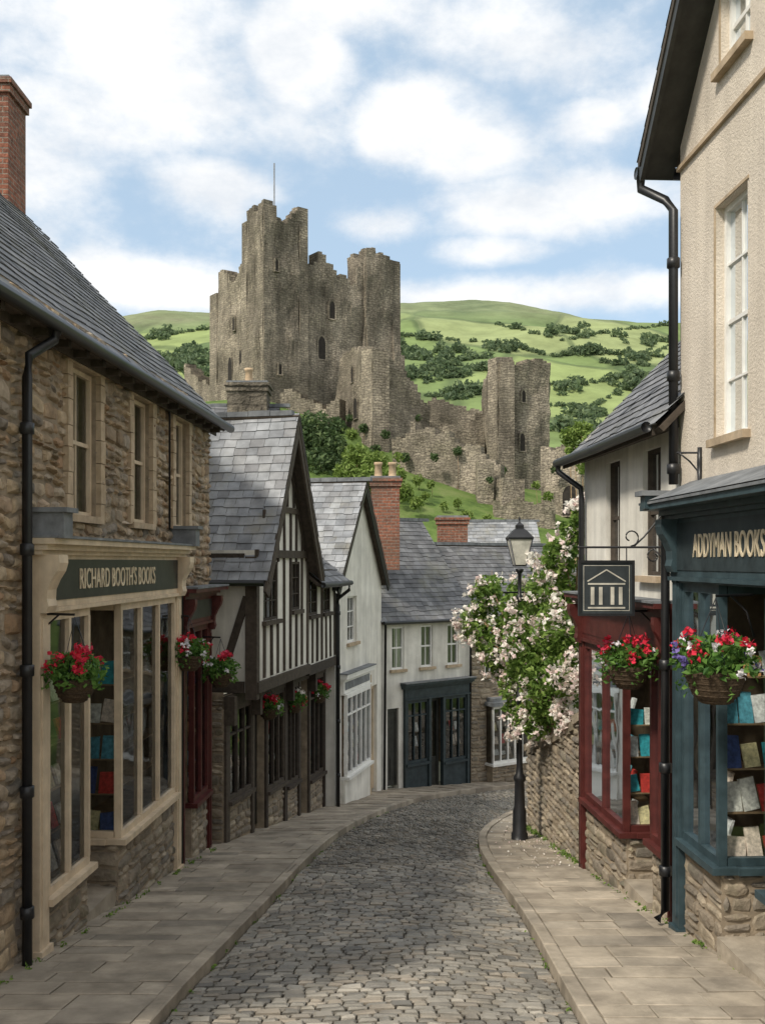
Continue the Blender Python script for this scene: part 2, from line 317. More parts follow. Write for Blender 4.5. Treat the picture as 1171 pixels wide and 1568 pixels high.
def shopwin(b,f,u0,u1,zs,zt,pm,n=3,pj=.1,ret=None,plinth=greys,shelves=True,transom=None,mw=.05):
    gz=min(f.gy(u0),f.gy(u1))-.4
    e1=u1
    if plinth:
        box(b,'plinth_core',mortar,f,u0,e1,gz,zs-.06,-.3,pj-.03); stones(b,'plinth_stones',plinth,f,u0,e1,gz,zs-.06,w=pj-.028)
        if ret:
            q=f.p(u0,0,-ret); r=f.p(u0,0,pj-.03); fr=F(q[0],q[1],r[0],r[1],1 if f.side==1 else -1)
            if fr.n.y>0: fr.n=-fr.n
            stones(b,'plinth_stones',plinth,fr,0,ret+pj-.03,gz,zs-.06,w=.002); box(b,'plinth_core',mortar,f,u0,u0+.2,gz,zs-.06,-ret,-.3)
    box(b,'shop_sill',pm,f,u0-.05,e1+.03,zs-.06,zs,-.05,pj+.07)
    box(b,'shop_frames',pm,f,u0,e1,zs,zs+.07,pj-.07,pj); box(b,'shop_frames',pm,f,u0,e1,zt-.08,zt,pj-.07,pj)
    for i in range(n+1):
        x=u0+mw/2+(e1-u0-mw)*i/n; box(b,'shop_frames',pm,f,x-mw/2,x+mw/2,zs+.07,zt-.08,pj-.075,pj+.004)
    if transom: box(b,'shop_frames',pm,f,u0+mw,e1-mw,transom,transom+.035,pj-.06,pj-.006)
    quad(b,'shop_glass',glass,f.p(u0,zs,pj-.04),f.p(e1,zs,pj-.04),f.p(e1,zt,pj-.04),f.p(u0,zt,pj-.04))
    dp=max(ret or .7,.6)
    box(b,'display_floor',wood,f,u0+.03,e1-.02,zs-.03,zs+.02,-dp,pj-.08)
    box(b,'display_back',shopin,f,u0+.03,e1-.01,zs,zt,-dp-.03,-dp+.0); box(b,'display_back',shopin,f,e1-.03,e1-.005,zs,zt,-dp,pj-.09); 
    if not ret: box(b,'display_back',shopin,f,u0+.005,u0+.03,zs,zt,-dp,pj-.09)
    box(b,'display_ceiling',shopin,f,u0,e1,zt,zt+.03,-dp,pj-.08)
    if ret:
        box(b,'shop_sill',pm,f,u0-.07,u0-.002,zs-.06,zs,-ret,-.05)
        for z,h in ((zs,.07),(zt-.08,.08)): box(b,'shop_frames',pm,f,u0+.004,u0+.06,z,z+h,-ret,pj-.08)
        box(b,'shop_frames',pm,f,u0+.002,u0+.062,zs,zt,-ret,-ret+.06)
        quad(b,'shop_glass',glass,f.p(u0+.03,zs,-ret),f.p(u0+.03,zs,pj-.05),f.p(u0+.03,zt,pj-.05),f.p(u0+.03,zt,-ret))
    if shelves:
        z=zs+.04; top=zs+(zt-zs)*.86
        while z<top-.26:
            if u1-u0<2: bookrow(b,f,u0+.3,u1-.08,z,-.12)
            box(b,'shelves',wood,f,u0+.3,u1-.05,z-.015,z,-.26,-.06)
            if ret: bookrow(b,f,0,0,z,u0+.085,True,-.02,ret-.07); box(b,'shelves',wood,f,u0+.07,u0+.24,z-.015,z,-ret+.05,.03)
            z+=U(.34,.42)
def door(b,f,u0,u1,z0,z1,pm,w,glazed=True):
    box(b,'shop_door',pm,f,u0,u0+.07,z0,z1,w-.05,w+.02); box(b,'shop_door',pm,f,u1-.07,u1,z0,z1,w-.05,w+.02); box(b,'shop_door',pm,f,u0+.07,u1-.07,z1-.1,z1,w-.05,w+.02)
    box(b,'shop_door',pm,f,u0+.07,u1-.07,z0,z0+.8,w-.04,w); box(b,'shop_door',pm,f,u0+.14,u1-.14,z0+.15,z0+.68,w,w+.015)
    if glazed: quad(b,'shop_glass',glass,f.p(u0,z0+.8,w-.02),f.p(u1,z0+.8,w-.02),f.p(u1,z1,w-.02),f.p(u0,z1,w-.02)); box(b,'dark_room_panel',dark,f,u0,u1,z0+.8,z1,w-.5,w-.48)
    else: box(b,'shop_door',pm,f,u0+.07,u1-.07,z0+.8,z1-.1,w-.04,w)
def fascia(b,f,u0,u1,z0,z1,pm,board,pj=.12,text=None,ts=.2,tu=None,tm=None,corn=.16,leadcap=True,tx=.72):
    box(b,'fascia',pm,f,u0,u1,z0,z1,-.02,pj); box(b,'fascia_board',board,f,u0+.08,u1-.08,z0+.06,z1-.04,pj-.01,pj+.008)
    for i,(z,h,w) in enumerate(((0,.04,.04),(.04,.05,.09),(.09,.05,corn))): box(b,'cornice',pm,f,u0-.05-w*.3,u1+.05+w*.3,z1+z,z1+z+h,-.02,pj+w)
    if leadcap: box(b,'lead_capping',lead,f,u0-.1,u1+.1,z1+.142,z1+.165,-.02,pj+corn+.02)
    box(b,'fascia',pm,f,u0,u1,z0-.04,z0-.001,-.02,pj+.03)
    if text:
        c=bpy.data.curves.new('lettering','FONT'); c.body=text; c.size=ts; c.extrude=.006; c.align_x='CENTER'; c.align_y='CENTER'; c.space_character=1.05
        o=bpy.data.objects.new('lettering',c); c.materials.append(tm or gold); scene.collection.objects.link(o)
        q=f.p((tu if tu is not None else (u0+u1)/2),(z0+z1)/2,pj+.012); xd=f.d*f.side
        m=Matrix(((xd.x,0,f.n.x,q[0]),(xd.y,0,f.n.y,q[1]),(0,1,0,q[2]),(0,0,0,1))); o.matrix_world=m; o.scale=(tx,1,1); b.extra.append(o)
def pilaster(b,f,u,w,z0,z1,pm,pj=.1):
    box(b,'pilasters',pm,f,u,u+w,z0,z1,-.02,pj); box(b,'pilasters',pm,f,u-.02,u+w+.02,z0,z0+.35,-.02,pj+.03); box(b,'pilasters',pm,f,u+.04,u+w-.04,z0+.45,z1-.55,pj,pj+.012)
    prof=[(-.5,.0),(-.5,.05),(-.44,.075),(-.38,.06),(-.3,.065),(-.22,.1),(-.14,.15),(-.07,.17),(0,.165),(0,0)]
    v=[f.p(u+.002,z1+a,pj+c) for a,c in prof]+[f.p(u+w-.002,z1+a,pj+c) for a,c in prof]; m=len(prof)
    b.add('brackets',pm,v,[(i,(i+1)%m,m+(i+1)%m,m+i) for i in range(m)]+[tuple(range(m)),tuple(range(m,2*m))])
def chimney(b,x0,x1,y0,y1,z0,z1,mat,pots=2,potm=None):
    f=F(x0,y0,x1,y0,1)
    dy=y1-y0
    box(b,'chimney_stack',mat,f,0,x1-x0,z0,z1-.01,-dy,0)
    box(b,'chimney_cap',mat,f,-.04,x1-x0+.04,z1-.2,z1-.08,-dy-.04,.04); box(b,'chimney_cap',mat,f,-.07,x1-x0+.07,z1-.08,z1+.0,-dy-.07,.07); box(b,'chimney_cap',lead,f,-.02,x1-x0+.02,z1+.002,z1+.05,-dy-.02,.02)
    for i in range(pots):
        t=(i+.5)/pots; lathe(b,'chimney_pots',potm or pot,x0+(x1-x0)*t,(y0+y1)/2,z1+.05,[(.11,0),(.1,.05),(.085,.28),(.11,.3),(.11,.36),(.08,.36),(.07,.2)])
def gutter(b,f,u0,u1,z,w,r=.055): tube(b,'gutter',blackm,[f.p(u0,z,w),f.p((u0+u1)/2,z-.01,w),f.p(u1,z,w)],r,10)
def downpipe(b,f,u,zt,zb,wt,w=.07,r=.035):
    tube(b,'downpipe',blackm,[f.p(u,zt,wt),f.p(u,zt-.12,wt),f.p(u,zt-.3,w),f.p(u,zt-.45,w),f.p(u,zb,w)],r)
    z=zt-.6
    while z>zb: lathe(b,'downpipe',blackm,*f.p(u,z,w),[(r,-.04),(r+.014,-.035),(r+.014,.035),(r,.04)],8); z-=1.1
# ---------------------------------------------------------------- terrain
def T(x,y):
    b=g(min(max(y,-30),33))
    m=ss(42,93,y)*(1-ss(115,190,y))*max(2,min(22,21-.3*(x+8)))*(1-ss(32,75,abs(x+4)))
    m+=noise.noise(Vector((x*.08,y*.08,0)))*.9*ss(40,60,y)
    t=min(max((y-210)/940,0),1); s=.45*t+.55*t*t*(3-2*t)
    A=299+8*noise.noise(Vector((x*.004,1.3,0)))-max(0,x-90)*.085-max(0,-x)*.05
    h=A*s*(1-.25*ss(1200,3500,y))
    h+=(14*noise.noise(Vector((x*.006,y*.006,2)))+5*noise.noise(Vector((x*.02,y*.02,5))))*ss(230,420,y)*(1-.75*ss(900,1150,y))
    return b+m+h
ys=np.concatenate([np.linspace(-30,40,36),np.linspace(42,200,90),np.linspace(206,1300,170),np.linspace(1330,6000,30)])
V=[];Fa=[]
xs2=np.concatenate([np.linspace(-3000,-420,20),np.linspace(-400,-62,50),np.linspace(-58,58,59),np.linspace(62,450,56),np.linspace(480,3000,20)]); nx=len(xs2)
for y in ys:
    for x in xs2: V.append((x,y,T(x,y)-(.35 if y<36 else .0)))
for j in range(len(ys)-1):
    for i in range(nx-1): Fa.append((j*nx+i,j*nx+i+1,(j+1)*nx+i+1,(j+1)*nx+i))
m,nt=newmat('grass_and_fields'); N=NT(nt); tc=N.n('ShaderNodeTexCoord').outputs['Object']
nz=N.n('ShaderNodeTexNoise'); nz.inputs['Scale'].default_value=.006; N.l(tc,nz.inputs[0])
vm=N.n('ShaderNodeVectorMath',operation='MULTIPLY_ADD'); N.l(nz.outputs[1],vm.inputs[0]); vm.inputs[1].default_value=(90,90,0); N.l(tc,vm.inputs[2])
mp=N.n('ShaderNodeMapping'); mp.inputs['Scale'].default_value=(.0105,.0065,0); mp.inputs['Rotation'].default_value=(0,0,.3); N.l(vm.outputs[0],mp.inputs[0])
vo=N.n('ShaderNodeTexVoronoi'); N.l(mp.outputs[0],vo.inputs[0]); vo.inputs['Scale'].default_value=1
ve=N.n('ShaderNodeTexVoronoi',feature='DISTANCE_TO_EDGE'); N.l(mp.outputs[0],ve.inputs[0]); ve.inputs['Scale'].default_value=1
sp=N.n('ShaderNodeSeparateColor'); N.l(vo.outputs['Color'],sp.inputs[0])
fc=N.ramp(sp.outputs[0],[(.13,.185,.08),(.17,.23,.09),(.23,.285,.115),(.14,.195,.082),(.26,.305,.14),(.17,.23,.095)],interp='CONSTANT')  # far greens kept pale and muted, distance haze put into the colour
moor=N.ramp(N.noise(tc,.008,8,.7),[(.12,.155,.085),(.19,.225,.12),(.17,.18,.11)],pos=[.35,.5,.65])
he=N.n('ShaderNodeMapRange',i_1=.015,i_2=.04,i_3=.6,i_4=0); N.l(ve.outputs['Distance'],he.inputs[0]); fc=N.mix('MIX',he.outputs[0],fc,(.07,.1,.05))
sx=N.n('ShaderNodeSeparateXYZ'); N.l(tc,sx.inputs[0])
f=N.n('ShaderNodeMapRange',i_1=200,i_2=235,i_3=0,i_4=1); N.l(sx.outputs[2],f.inputs[0])
col=N.mix('MIX',f.outputs[0],fc,moor)
f=N.n('ShaderNodeMapRange',i_1=.3,i_2=.7,i_3=.7,i_4=1.25); N.l(N.noise(tc,.03,8,.7),f.inputs[0]); col=N.mix('MULTIPLY',1,col,f.outputs[0])
gr=N.ramp(N.noise(tc,.35,8,.7),[(.05,.085,.025),(.11,.165,.045),(.17,.2,.08)],pos=[.35,.5,.7])
f=N.n('ShaderNodeMapRange',i_1=150,i_2=200,i_3=0,i_4=1); N.l(sx.outputs[1],f.inputs[0]); col=N.mix('MIX',f.outputs[0],gr,col)
p=N.n('ShaderNodeBsdfPrincipled'); p.inputs['Roughness'].default_value=.95; p.inputs['Specular IOR Level'].default_value=.1; N.l(col,p.inputs[0])
bp=N.n('ShaderNodeBump'); bp.inputs['Strength'].default_value=.6; bp.inputs['Distance'].default_value=.25; N.l(N.noise(tc,1.4,7,.7),bp.inputs['Height']); N.l(bp.outputs[0],p.inputs['Normal'])
o=N.n('ShaderNodeOutputMaterial'); N.l(p.outputs[0],o.inputs[0])
mkobj('ground',V,Fa,m,None,True)
def hit(px,py):
    a,c=(px-585.5)/1500,(860-py)/1500; y=215
    while y<1250:
        if T(a*y,y)>c*y: return (a*y,y,T(a*y,y))
        y+=4
    return None
ht=leafmat('distant_tree_foliage',[(.085,.125,.07),(.12,.175,.09),(.1,.145,.08),(.16,.215,.11),(.19,.25,.12)],.4)  # paler, greyer greens paint aerial haze into the foliage colour
C=[];S=[]
def dtree(p,r):
    n=60
    d=nr.normal(size=(n,3)); d/=np.linalg.norm(d,axis=1)[:,None]; rr=r*nr.uniform(.3,1,size=n)**.5
    k=nr.uniform(.75,1.2,size=3)*np.array([1.1,1.1,.85]); q=d*rr[:,None]*k; q[:,2]=np.abs(q[:,2]+r*.25)
    C.append(q+np.array(p)); S.append(np.full(n,r*.33))
lines=[[(600,512),(660,522),(740,524),(838,545)],[(838,548),(930,543),(1034,550)],[(838,592),(915,588),(960,575),(1000,545),(1034,525)],[(838,622),(905,625),(950,602)],[(650,590),(700,578),(745,563)],[(650,607),(700,613),(745,602)],[(860,524),(940,508),(1034,498)],[(760,497),(840,517),(900,500)],[(215,522),(270,512),(330,503)],[(230,540),(280,560),(330,578)],[(605,548),(680,556),(750,548)],[(1034,560),(1000,590),(990,640)],[(940,508),(960,530),(965,543)]]
for ln in lines:
    for (a,b_),(c,d) in zip(ln,ln[1:]):
        n=int(math.hypot(c-a,d-b_)/3.6)
        for i in range(n):
            if rnd.random()<.3: continue
            t=(i+U(-.3,.3))/n; h=hit(a+(c-a)*t+U(-1,1),b_+(d-b_)*t+U(-1,1))
            if h: dtree(h,U(1.3,3.0)*(1.9 if rnd.random()<.16 else 1))
for (cx,cy,rx,ry,n) in [(670,545,50,8,16),(775,535,30,6,12),(965,590,30,14,18),(900,635,26,6,12),(290,555,38,20,40),(1005,487,30,3,34),(880,660,30,8,16),(640,578,26,12,18),(710,603,24,5,10),(860,510,24,4,8),(1012,600,30,34,32),(900,541,22,3,8),(245,515,22,7,10),(612,535,10,14,10),(760,566,26,4,8),(650,520,10,2,4),(1005,525,26,7,9),(690,570,50,10,12),(930,560,60,12,7),(870,600,30,8,4)]:
    for i in range(n):
        th=U(0,6.28); q=math.sqrt(rnd.random()); h=hit(cx+rx*q*math.cos(th),cy+ry*q*math.sin(th))
        if h: dtree(h,U(2.6,6.4))
C_=np.concatenate(C); v,f_=leafmesh(C_,1.0); S_=np.repeat(np.concatenate(S),4)[:,None]; v=np.repeat(C_,4,axis=0)+(v-np.repeat(C_,4,axis=0))*S_*1.1
mkobj('distant_trees',v,f_,ht)
# ---------------------------------------------------------------- road and pavements
def cat(pts,t):
    n=len(pts)-1; s=min(max(t,0),.99999)*n; i=int(s); u=s-i
    p=[pts[max(i-1,0)],pts[i],pts[i+1],pts[min(i+2,n)]]
    return tuple(.5*((2*p[1][k])+(-p[0][k]+p[2][k])*u+(2*p[0][k]-5*p[1][k]+4*p[2][k]-p[3][k])*u*u+(-p[0][k]+3*p[1][k]-3*p[2][k]+p[3][k])*u**3) for k in (0,1))
KL=[(-1.75,-1),(-1.66,3),(-1.57,6.6),(-1.3,10.2),(-.88,15),(-.3,18.3),(.75,21.6),(2.0,23.6),(4.0,25.4),(7,26.9),(13,28.5)]
KR=[(1.4,-1),(1.39,3),(1.38,6.6),(1.45,10),(1.41,13.2),(1.52,15.6),(1.95,17.6),(2.8,19.8),(4.2,21.6),(7,22.9),(13,24.6)]
BL=[(-3.6,-1),(-3.5,3),(-3.35,6.6),(-3.15,10.2),(-2.8,15),(-1.9,18.3),(-.9,22),(.5,25),(3.5,27.8),(6.6,28.6),(12.6,30.2)]
BR=[(3.5,-1),(3.4,3),(3.3,6.6),(3.2,10),(2.9,13.2),(2.75,15.6),(2.9,17.2),(3.6,18.6),(4.7,19.9),(7.4,21.2),(13,23)]
def paved(name,Aa,Bb,row,piece,zo,gap,mat,ins,lift,camber=0,stag=True,joint=grout,drop=.03,wob=0,yw=0):
    b=B(name); ts=[i/1500 for i in range(1501)]; L=[(cat(Aa,t),cat(Bb,t)) for t in ts]
    cum=[0]
    for i in range(1,len(L)):
        a=[(L[i][0][k]+L[i][1][k])/2 for k in (0,1)]; c=[(L[i-1][0][k]+L[i-1][1][k])/2 for k in (0,1)]; cum.append(cum[-1]+math.hypot(a[0]-c[0],a[1]-c[1]))
    def at(s):
        i=min(int(np.searchsorted(cum,s)),len(L)-1); i=max(i,1); u=(s-cum[i-1])/max(1e-9,cum[i]-cum[i-1]); 
        return [tuple(L[i-1][q][k]+(L[i][q][k]-L[i-1][q][k])*u for k in (0,1)) for q in (0,1)]
    V=[];Fa=[];s=0; JV=[];JF=[]
    def und(x,y): return wob*noise.noise(Vector((x*.9,y*.9,3)))
    n=int(cum[-1]/.3)
    for i in range(n+1):
        p,q=at(cum[-1]*i/n)
        for k in range(9):
            t=k/8; x=p[0]+(q[0]-p[0])*t; y=p[1]+(q[1]-p[1])*t; JV.append((x,y,g(y)+zo-drop+camber*4*t*(1-t)+und(x,y)))
    for i in range(n):
        for k in range(8): JF.append((i*9+k,i*9+k+1,(i+1)*9+k+1,(i+1)*9+k))
    b.add('joints',joint,JV,JF)
    while s<cum[-1]-row[1]:
        r=U(*row); p0,q0=at(s); p1,q1=at(s+r); W=math.hypot(q0[0]-p0[0],q0[1]-p0[1]); x=0.; first=True
        while x<W-.01:
            w=U(*piece)*(U(.4,1) if first else 1); first=False
            if W-x-w<piece[0]*.5: w=W-x
            t0,t1=(x+gap/2)/W,(x+w-gap/2)/W; hz=U(-lift,lift); tl=U(-lift,lift)*.6; tk=U(-lift,lift)*.6; e0,e1=gap/2/r,1-gap/2/r
            def pt(t,e,dz):
                ax=p0[0]+(q0[0]-p0[0])*t; ay=p0[1]+(q0[1]-p0[1])*t; bx=p1[0]+(q1[0]-p1[0])*t; by=p1[1]+(q1[1]-p1[1])*t
                xx=ax+(bx-ax)*e; yy=ay+(by-ay)*e
                if yw: yy+=yw*noise.noise(Vector((xx*1.6,yy*1.6,8)))
                return (xx+U(-1,1)*gap*.3,yy+U(-1,1)*gap*.25,g(yy)+zo+dz+camber*4*t*(1-t)+und(xx,yy))
            ti=ins/W; ei=ins/r; k=len(V)
            V+=[pt(t0,e0,-drop),pt(t1,e0,-drop),pt(t1,e1,-drop),pt(t0,e1,-drop),pt(t0,e0,hz-ins*.6),pt(t1,e0,hz-ins*.6),pt(t1,e1,hz-ins*.6),pt(t0,e1,hz-ins*.6),pt(t0+ti,e0+ei,hz+tl+tk),pt(t1-ti,e0+ei,hz-tl+tk),pt(t1-ti,e1-ei,hz-tl-tk),pt(t0+ti,e1-ei,hz+tl-tk)]
            for o_ in (0,4): Fa+=[(k+o_+i,k+o_+(i+1)%4,k+o_+4+(i+1)%4,k+o_+4+i) for i in range(4)]
            Fa.append((k+8,k+9,k+10,k+11)); x+=w
        s+=r
    b.add('paving_stones',mat,V,Fa); return b.done()
def off(K,d):
    out=[]
    for i,p in enumerate(K):
        a=K[max(i-1,0)]; c=K[min(i+1,len(K)-1)]; tx,ty=c[0]-a[0],c[1]-a[1]; l=math.hypot(tx,ty); out.append((p[0]-ty/l*d,p[1]+tx/l*d))
    return out
paved('cobbled_road',KL,KR,(.074,.1),(.09,.2),-.09,.014,sett,.018,.01,camber=.05,drop=.028,wob=.04,yw=.018)
paved('kerb',off(KL,.13),off(KL,.0),(.6,1.0),(.13,.2),.012,.008,flag,.012,.004,drop=.2)
paved('kerb',off(KR,0),off(KR,-.13),(.6,1.0),(.13,.2),.012,.008,flag,.012,.004,drop=.2)
paved('pavement',BL,off(KL,.135),(.2,.36),(.35,.8),.0,.01,flag,.008,.006,wob=.01)
paved('pavement',off(KR,-.135),BR,(.25,.42),(.3,.75),.0,.01,flag,.008,.006,wob=.01)
# ---------------------------------------------------------------- LEFT: stone bookshop
def stone_house_left():
    b=B('stone_bookshop_building'); f=F(-3.25,5,-2.6,14.7,1)
    u=f.u; ze=2.3
    wins=[(u(y0),u(y1),.45,1.88) for y0,y1 in ((9.25,9.98),(11.05,11.75),(12.75,13.4),(6.9,7.6))]
    s0,s1=u(8.35),u(12.75); so=(s0,s1,-8,.1,.9); s2=(u(12.95),u(14.55),-8,-.5,.6)
    ops=wins+[so,s2]
    wall(b,'walls',mortar,f,0,f.L,-5.5,ze,ops)
    stones(b,'wall_stones',warm,f,0,f.L,-5.2,ze,ops,h=(.06,.175),wd=(.12,.32),pr=(.012,.06),warp=.05)
    for w in wins:
        window(b,f,*w,cols=2,rows=2,fm=creamp,dp=.1)
        for a in (w[0]-.1,w[1]): 
            z=w[2]-.03
            while z<w[3]: h=min(U(.16,.26),w[3]-z+.02); e=U(0,.06); box(b,'quoins',stonetrim,f,a+.003-(e if a<w[0] else 0),a+.097+(e if a>w[0] else 0),z+.004,z+h-.004,-.04,.05+U(0,.006)); z+=h
        box(b,'window_lintels',stonetrim,f,w[0]-.12,w[1]+.12,w[3]+.004,w[3]+.15,-.04,.06)
    b.add('walls',mortar,[f.p(f.L,-6),f.p(f.L,-6,-6.6),f.p(f.L,ze,-6.6),f.p(f.L,5.7,-3.3),f.p(f.L,ze)],[(0,1,2,3,4)])
    b.add('walls',mortar,[f.p(0,-6),f.p(0,-6,-6.6),f.p(0,ze,-6.6),f.p(0,5.7,-3.3),f.p(0,ze)],[(0,1,2,3,4)])
    oe=.26; zr=ze+3.45; zo=ze-oe*1.05
    slates(b,slate,f.p(-.2,zo,oe),f.p(f.L+.12,zo,oe),f.p(f.L+.12,zr,-3.3),f.p(-.2,zr,-3.3),w=.26,h=.19)
    slates(b,slate,f.p(-.2,zo,-6.6-oe),f.p(f.L+.12,zo,-6.6-oe),f.p(f.L+.12,zr,-3.3),f.p(-.2,zr,-3.3),w=.26,h=.19)
    u_=-.2
    while u_<f.L: box(b,'ridge_tiles',lead,f,u_,u_+.42,zr-.03,zr+.07+U(0,.01),-3.38,-3.22); u_+=.43
    box(b,'soffit',timber,f,-.2,f.L+.1,zo-.05,zo+.0,.0,oe-.03); box(b,'eaves_board',timber,f,-.2,f.L+.1,zo-.13,zo+.02,.07,.09)
    for i in range(22): box(b,'rafter_ends',timber,f,.2+i*.44,.27+i*.44,zo-.12,zo-.051,.09,oe-.04)
    gutter(b,f,-.2,f.L+.15,zo-.02,oe+.04,.06)
    tube(b,'downpipe',blackm,[f.p(u(8.3),zo-.05,oe+.03),f.p(u(8.3),zo-.15,oe),f.p(u(8.12),zo-.32,.12),f.p(u(8.1),zo-.5,.11),f.p(u(8.1),-3.4,.11)],.042,10)
    for z in (1.1,.1,-.9,-1.9,-2.9): lathe(b,'downpipe',blackm,*f.p(u(8.1),z,.11),[(.042,-.05),(.058,-.045),(.058,.045),(.042,.05)],10)
    tube(b,'downpipe',blackm,[f.p(u(12.85),0,.09),f.p(u(12.85),-4.1,.09)],.03)
    tube(b,'cable',blackm,[f.p(u(12.4),1.95,.065),f.p(u(12.4),.4,.065)],.014)
    chimney(b,-6.25,-5.42,14.2,14.9,4.6,7.0,brick,0)
    zt=-.44; zs=-2.93
    fascia(b,f,s0,s1,-.4,.06,creamp,darkfas,.12,"RICHARD BOOTH'S BOOKS",.28,tu=u(10.38),tx=.66)
    for e in (s0-.05,s1-.12): box(b,'cornice_ends',lead,f,e,e+.2,.2,.42,-.02,.34); box(b,'cornice_ends',lead,f,e-.03,e+.23,.42,.46,-.02,.38)
    pilaster(b,f,s0-.02,.2,f.gy(s0)-.3,.06,creamp,.12); pilaster(b,f,s1-.2,.2,f.gy(s1)-.3,.06,creamp,.12)
    a=u(9.55); c=u(10.45)
    shopwin(b,f,s0+.19,a,zs,zt,creamp,n=2,pj=.1)
    shopwin(b,f,c,s1-.21,zs-.02,zt,creamp,n=3,pj=.1,ret=.62)
    door(b,f,a+.02,c-.02,f.gy(c)+.1,zt,creamp,-.62)
    box(b,'door_step',flag,f,a+.005,c-.005,-5,f.gy((a+c)/2)+.14,-.9,.05); box(b,'recess_ceiling',creamp,f,a,c,zt-.0,zt+.05,-.7,-.021)
    box(b,'shop_frames',creamp,f,s0,s1,zt+.001,zt+.001+.0385,-.02,.11)
    fascia(b,f,s2[0]-.02,s2[1],-.85,-.5,burg,darkfas,.1,corn=.2)
    pilaster(b,f,s2[0],.12,f.gy(s2[0])-.4,-.5,burg,.08); pilaster(b,f,s2[1]-.12,.12,f.gy(s2[1])-.4,-.5,burg,.08)
    m_=s2[0]+.62
    shopwin(b,f,m_+.02,s2[1]-.13,-3.35,-.9,burg,n=2,pj=.06); door(b,f,s2[0]+.13,m_,f.gy(m_)+.05,-.9,burg,-.1)
    b.done()
stone_house_left()
# ---------------------------------------------------------------- LEFT: half timbered
def gable_wall(b,part,mat,f,u0,u1,zb,zt,op=None,ze=None,w=0):
    um=(u0+u1)/2; ze=zb if ze is None else ze
    def zt_(u): return ze+(zt-ze)*(1-abs(u-um)/(um-u0))
    def col(a,c,lo,hi=None):
        pts=[f.p(a,lo,w),f.p(c,lo,w)]
        if hi is not None: pts+=[f.p(c,hi,w),f.p(a,hi,w)]
        else:
            pts.append(f.p(c,zt_(c),w)); 
            if a<um<c: pts.append(f.p(um,zt,w))
            pts.append(f.p(a,zt_(a),w))
        b.add(part,mat,pts,[tuple(range(len(pts)))])
    if not op: col(u0,u1,zb); return
    a,c,l,h=op; col(u0,a,zb); col(c,u1,zb); 
    if l>zb: col(a,c,zb,l)
    col(a,c,h)
    for p,q in (((a,l),(a,h)),((c,l),(c,h)),((a,l),(c,l)),((a,h),(c,h))): quad(b,part,mat,f.p(*p),f.p(*q),f.p(q[0],q[1],-.15),f.p(p[0],p[1],-.15))
def cross_roof(b,mat,f,u0,u1,ze,zr,depth,of=.25,oe=.18,bm=timber,sw=.25,sh=.17,bw=.2,gut=False):
    um=(u0+u1)/2; sl=(zr-ze)/(um-u0); zo=ze-oe*sl; lo=bw*.5*math.sqrt(1+sl*sl)+.01
    slates(b,mat,f.p(u0-oe,zo,-depth),f.p(u0-oe,zo,of),f.p(um,zr,of),f.p(um,zr,-depth),sw,sh)
    slates(b,mat,f.p(u1+oe,zo,of),f.p(u1+oe,zo,-depth),f.p(um,zr,-depth),f.p(um,zr,of),sw,sh)
    beam(b,'bargeboards',bm,f,u0-oe,zo-lo,um,zr-lo,bw,of-.05,of-.01); beam(b,'bargeboards',bm,f,u1+oe,zo-lo,um,zr-lo,bw,of-.052,of-.012)
    if gut: tube(b,'gutter',blackm,[f.p(u0-oe-.04,zo-.03,of-.05),f.p(u0-oe-.04,zo-.03,-depth)],.05,10)
    w=-depth
    while w<of-.1: box(b,'ridge_tiles',lead,f,um-.08,um+.08,zr-.03,zr+.055+U(0,.01),w,w+.38); w+=.39
def long_roof(b,mat,f,u0,u1,ze,zr,run,oe=.2,ov=.1,sw=.25,sh=.17,back=True,ratio=1):
    sl=(zr-ze)/run; zo=ze-oe*sl
    slates(b,mat,f.p(u0-ov,zo,oe),f.p(u1+ov,zo,oe),f.p(u1+ov,zr,-run),f.p(u0-ov,zr,-run),sw,sh)
    if back: slates(b,mat,f.p(u0-ov,ze,-2*run),f.p(u1+ov,ze,-2*run),f.p(u1+ov,zr,-run),f.p(u0-ov,zr,-run),sw,sh)
    u=u0-ov
    while u<u1+ov-.1: box(b,'ridge_tiles',lead,f,u,u+.38,zr-.03,zr+.05+U(0,.01),-run-.07,-run+.07); u+=.39
    return zo
def studs(b,f,u0,u1,z0,z1,sp=.27,ops=(),wd=.062,w=.03):
    n=max(1,round((u1-u0)/sp))
    for i in range(n+1):
        u=u0+wd/2+(u1-u0-wd)*i/n; segs=[(z0,z1)]
        for o in ops:
            if o[0]-.03<u<o[1]+.03:
                ns=[]
                for a,c in segs:
                    if o[2]>a: ns.append((a,min(c,o[2])))
                    if o[3]<c: ns.append((max(a,o[3]),c))
                segs=ns
        for a,c in segs: beam(b,'timber_frame',timber,f,u+U(-.014,.014),a,u+U(-.016,.016),c,wd*U(.8,1.2),-.01,w+U(-.003,.003))
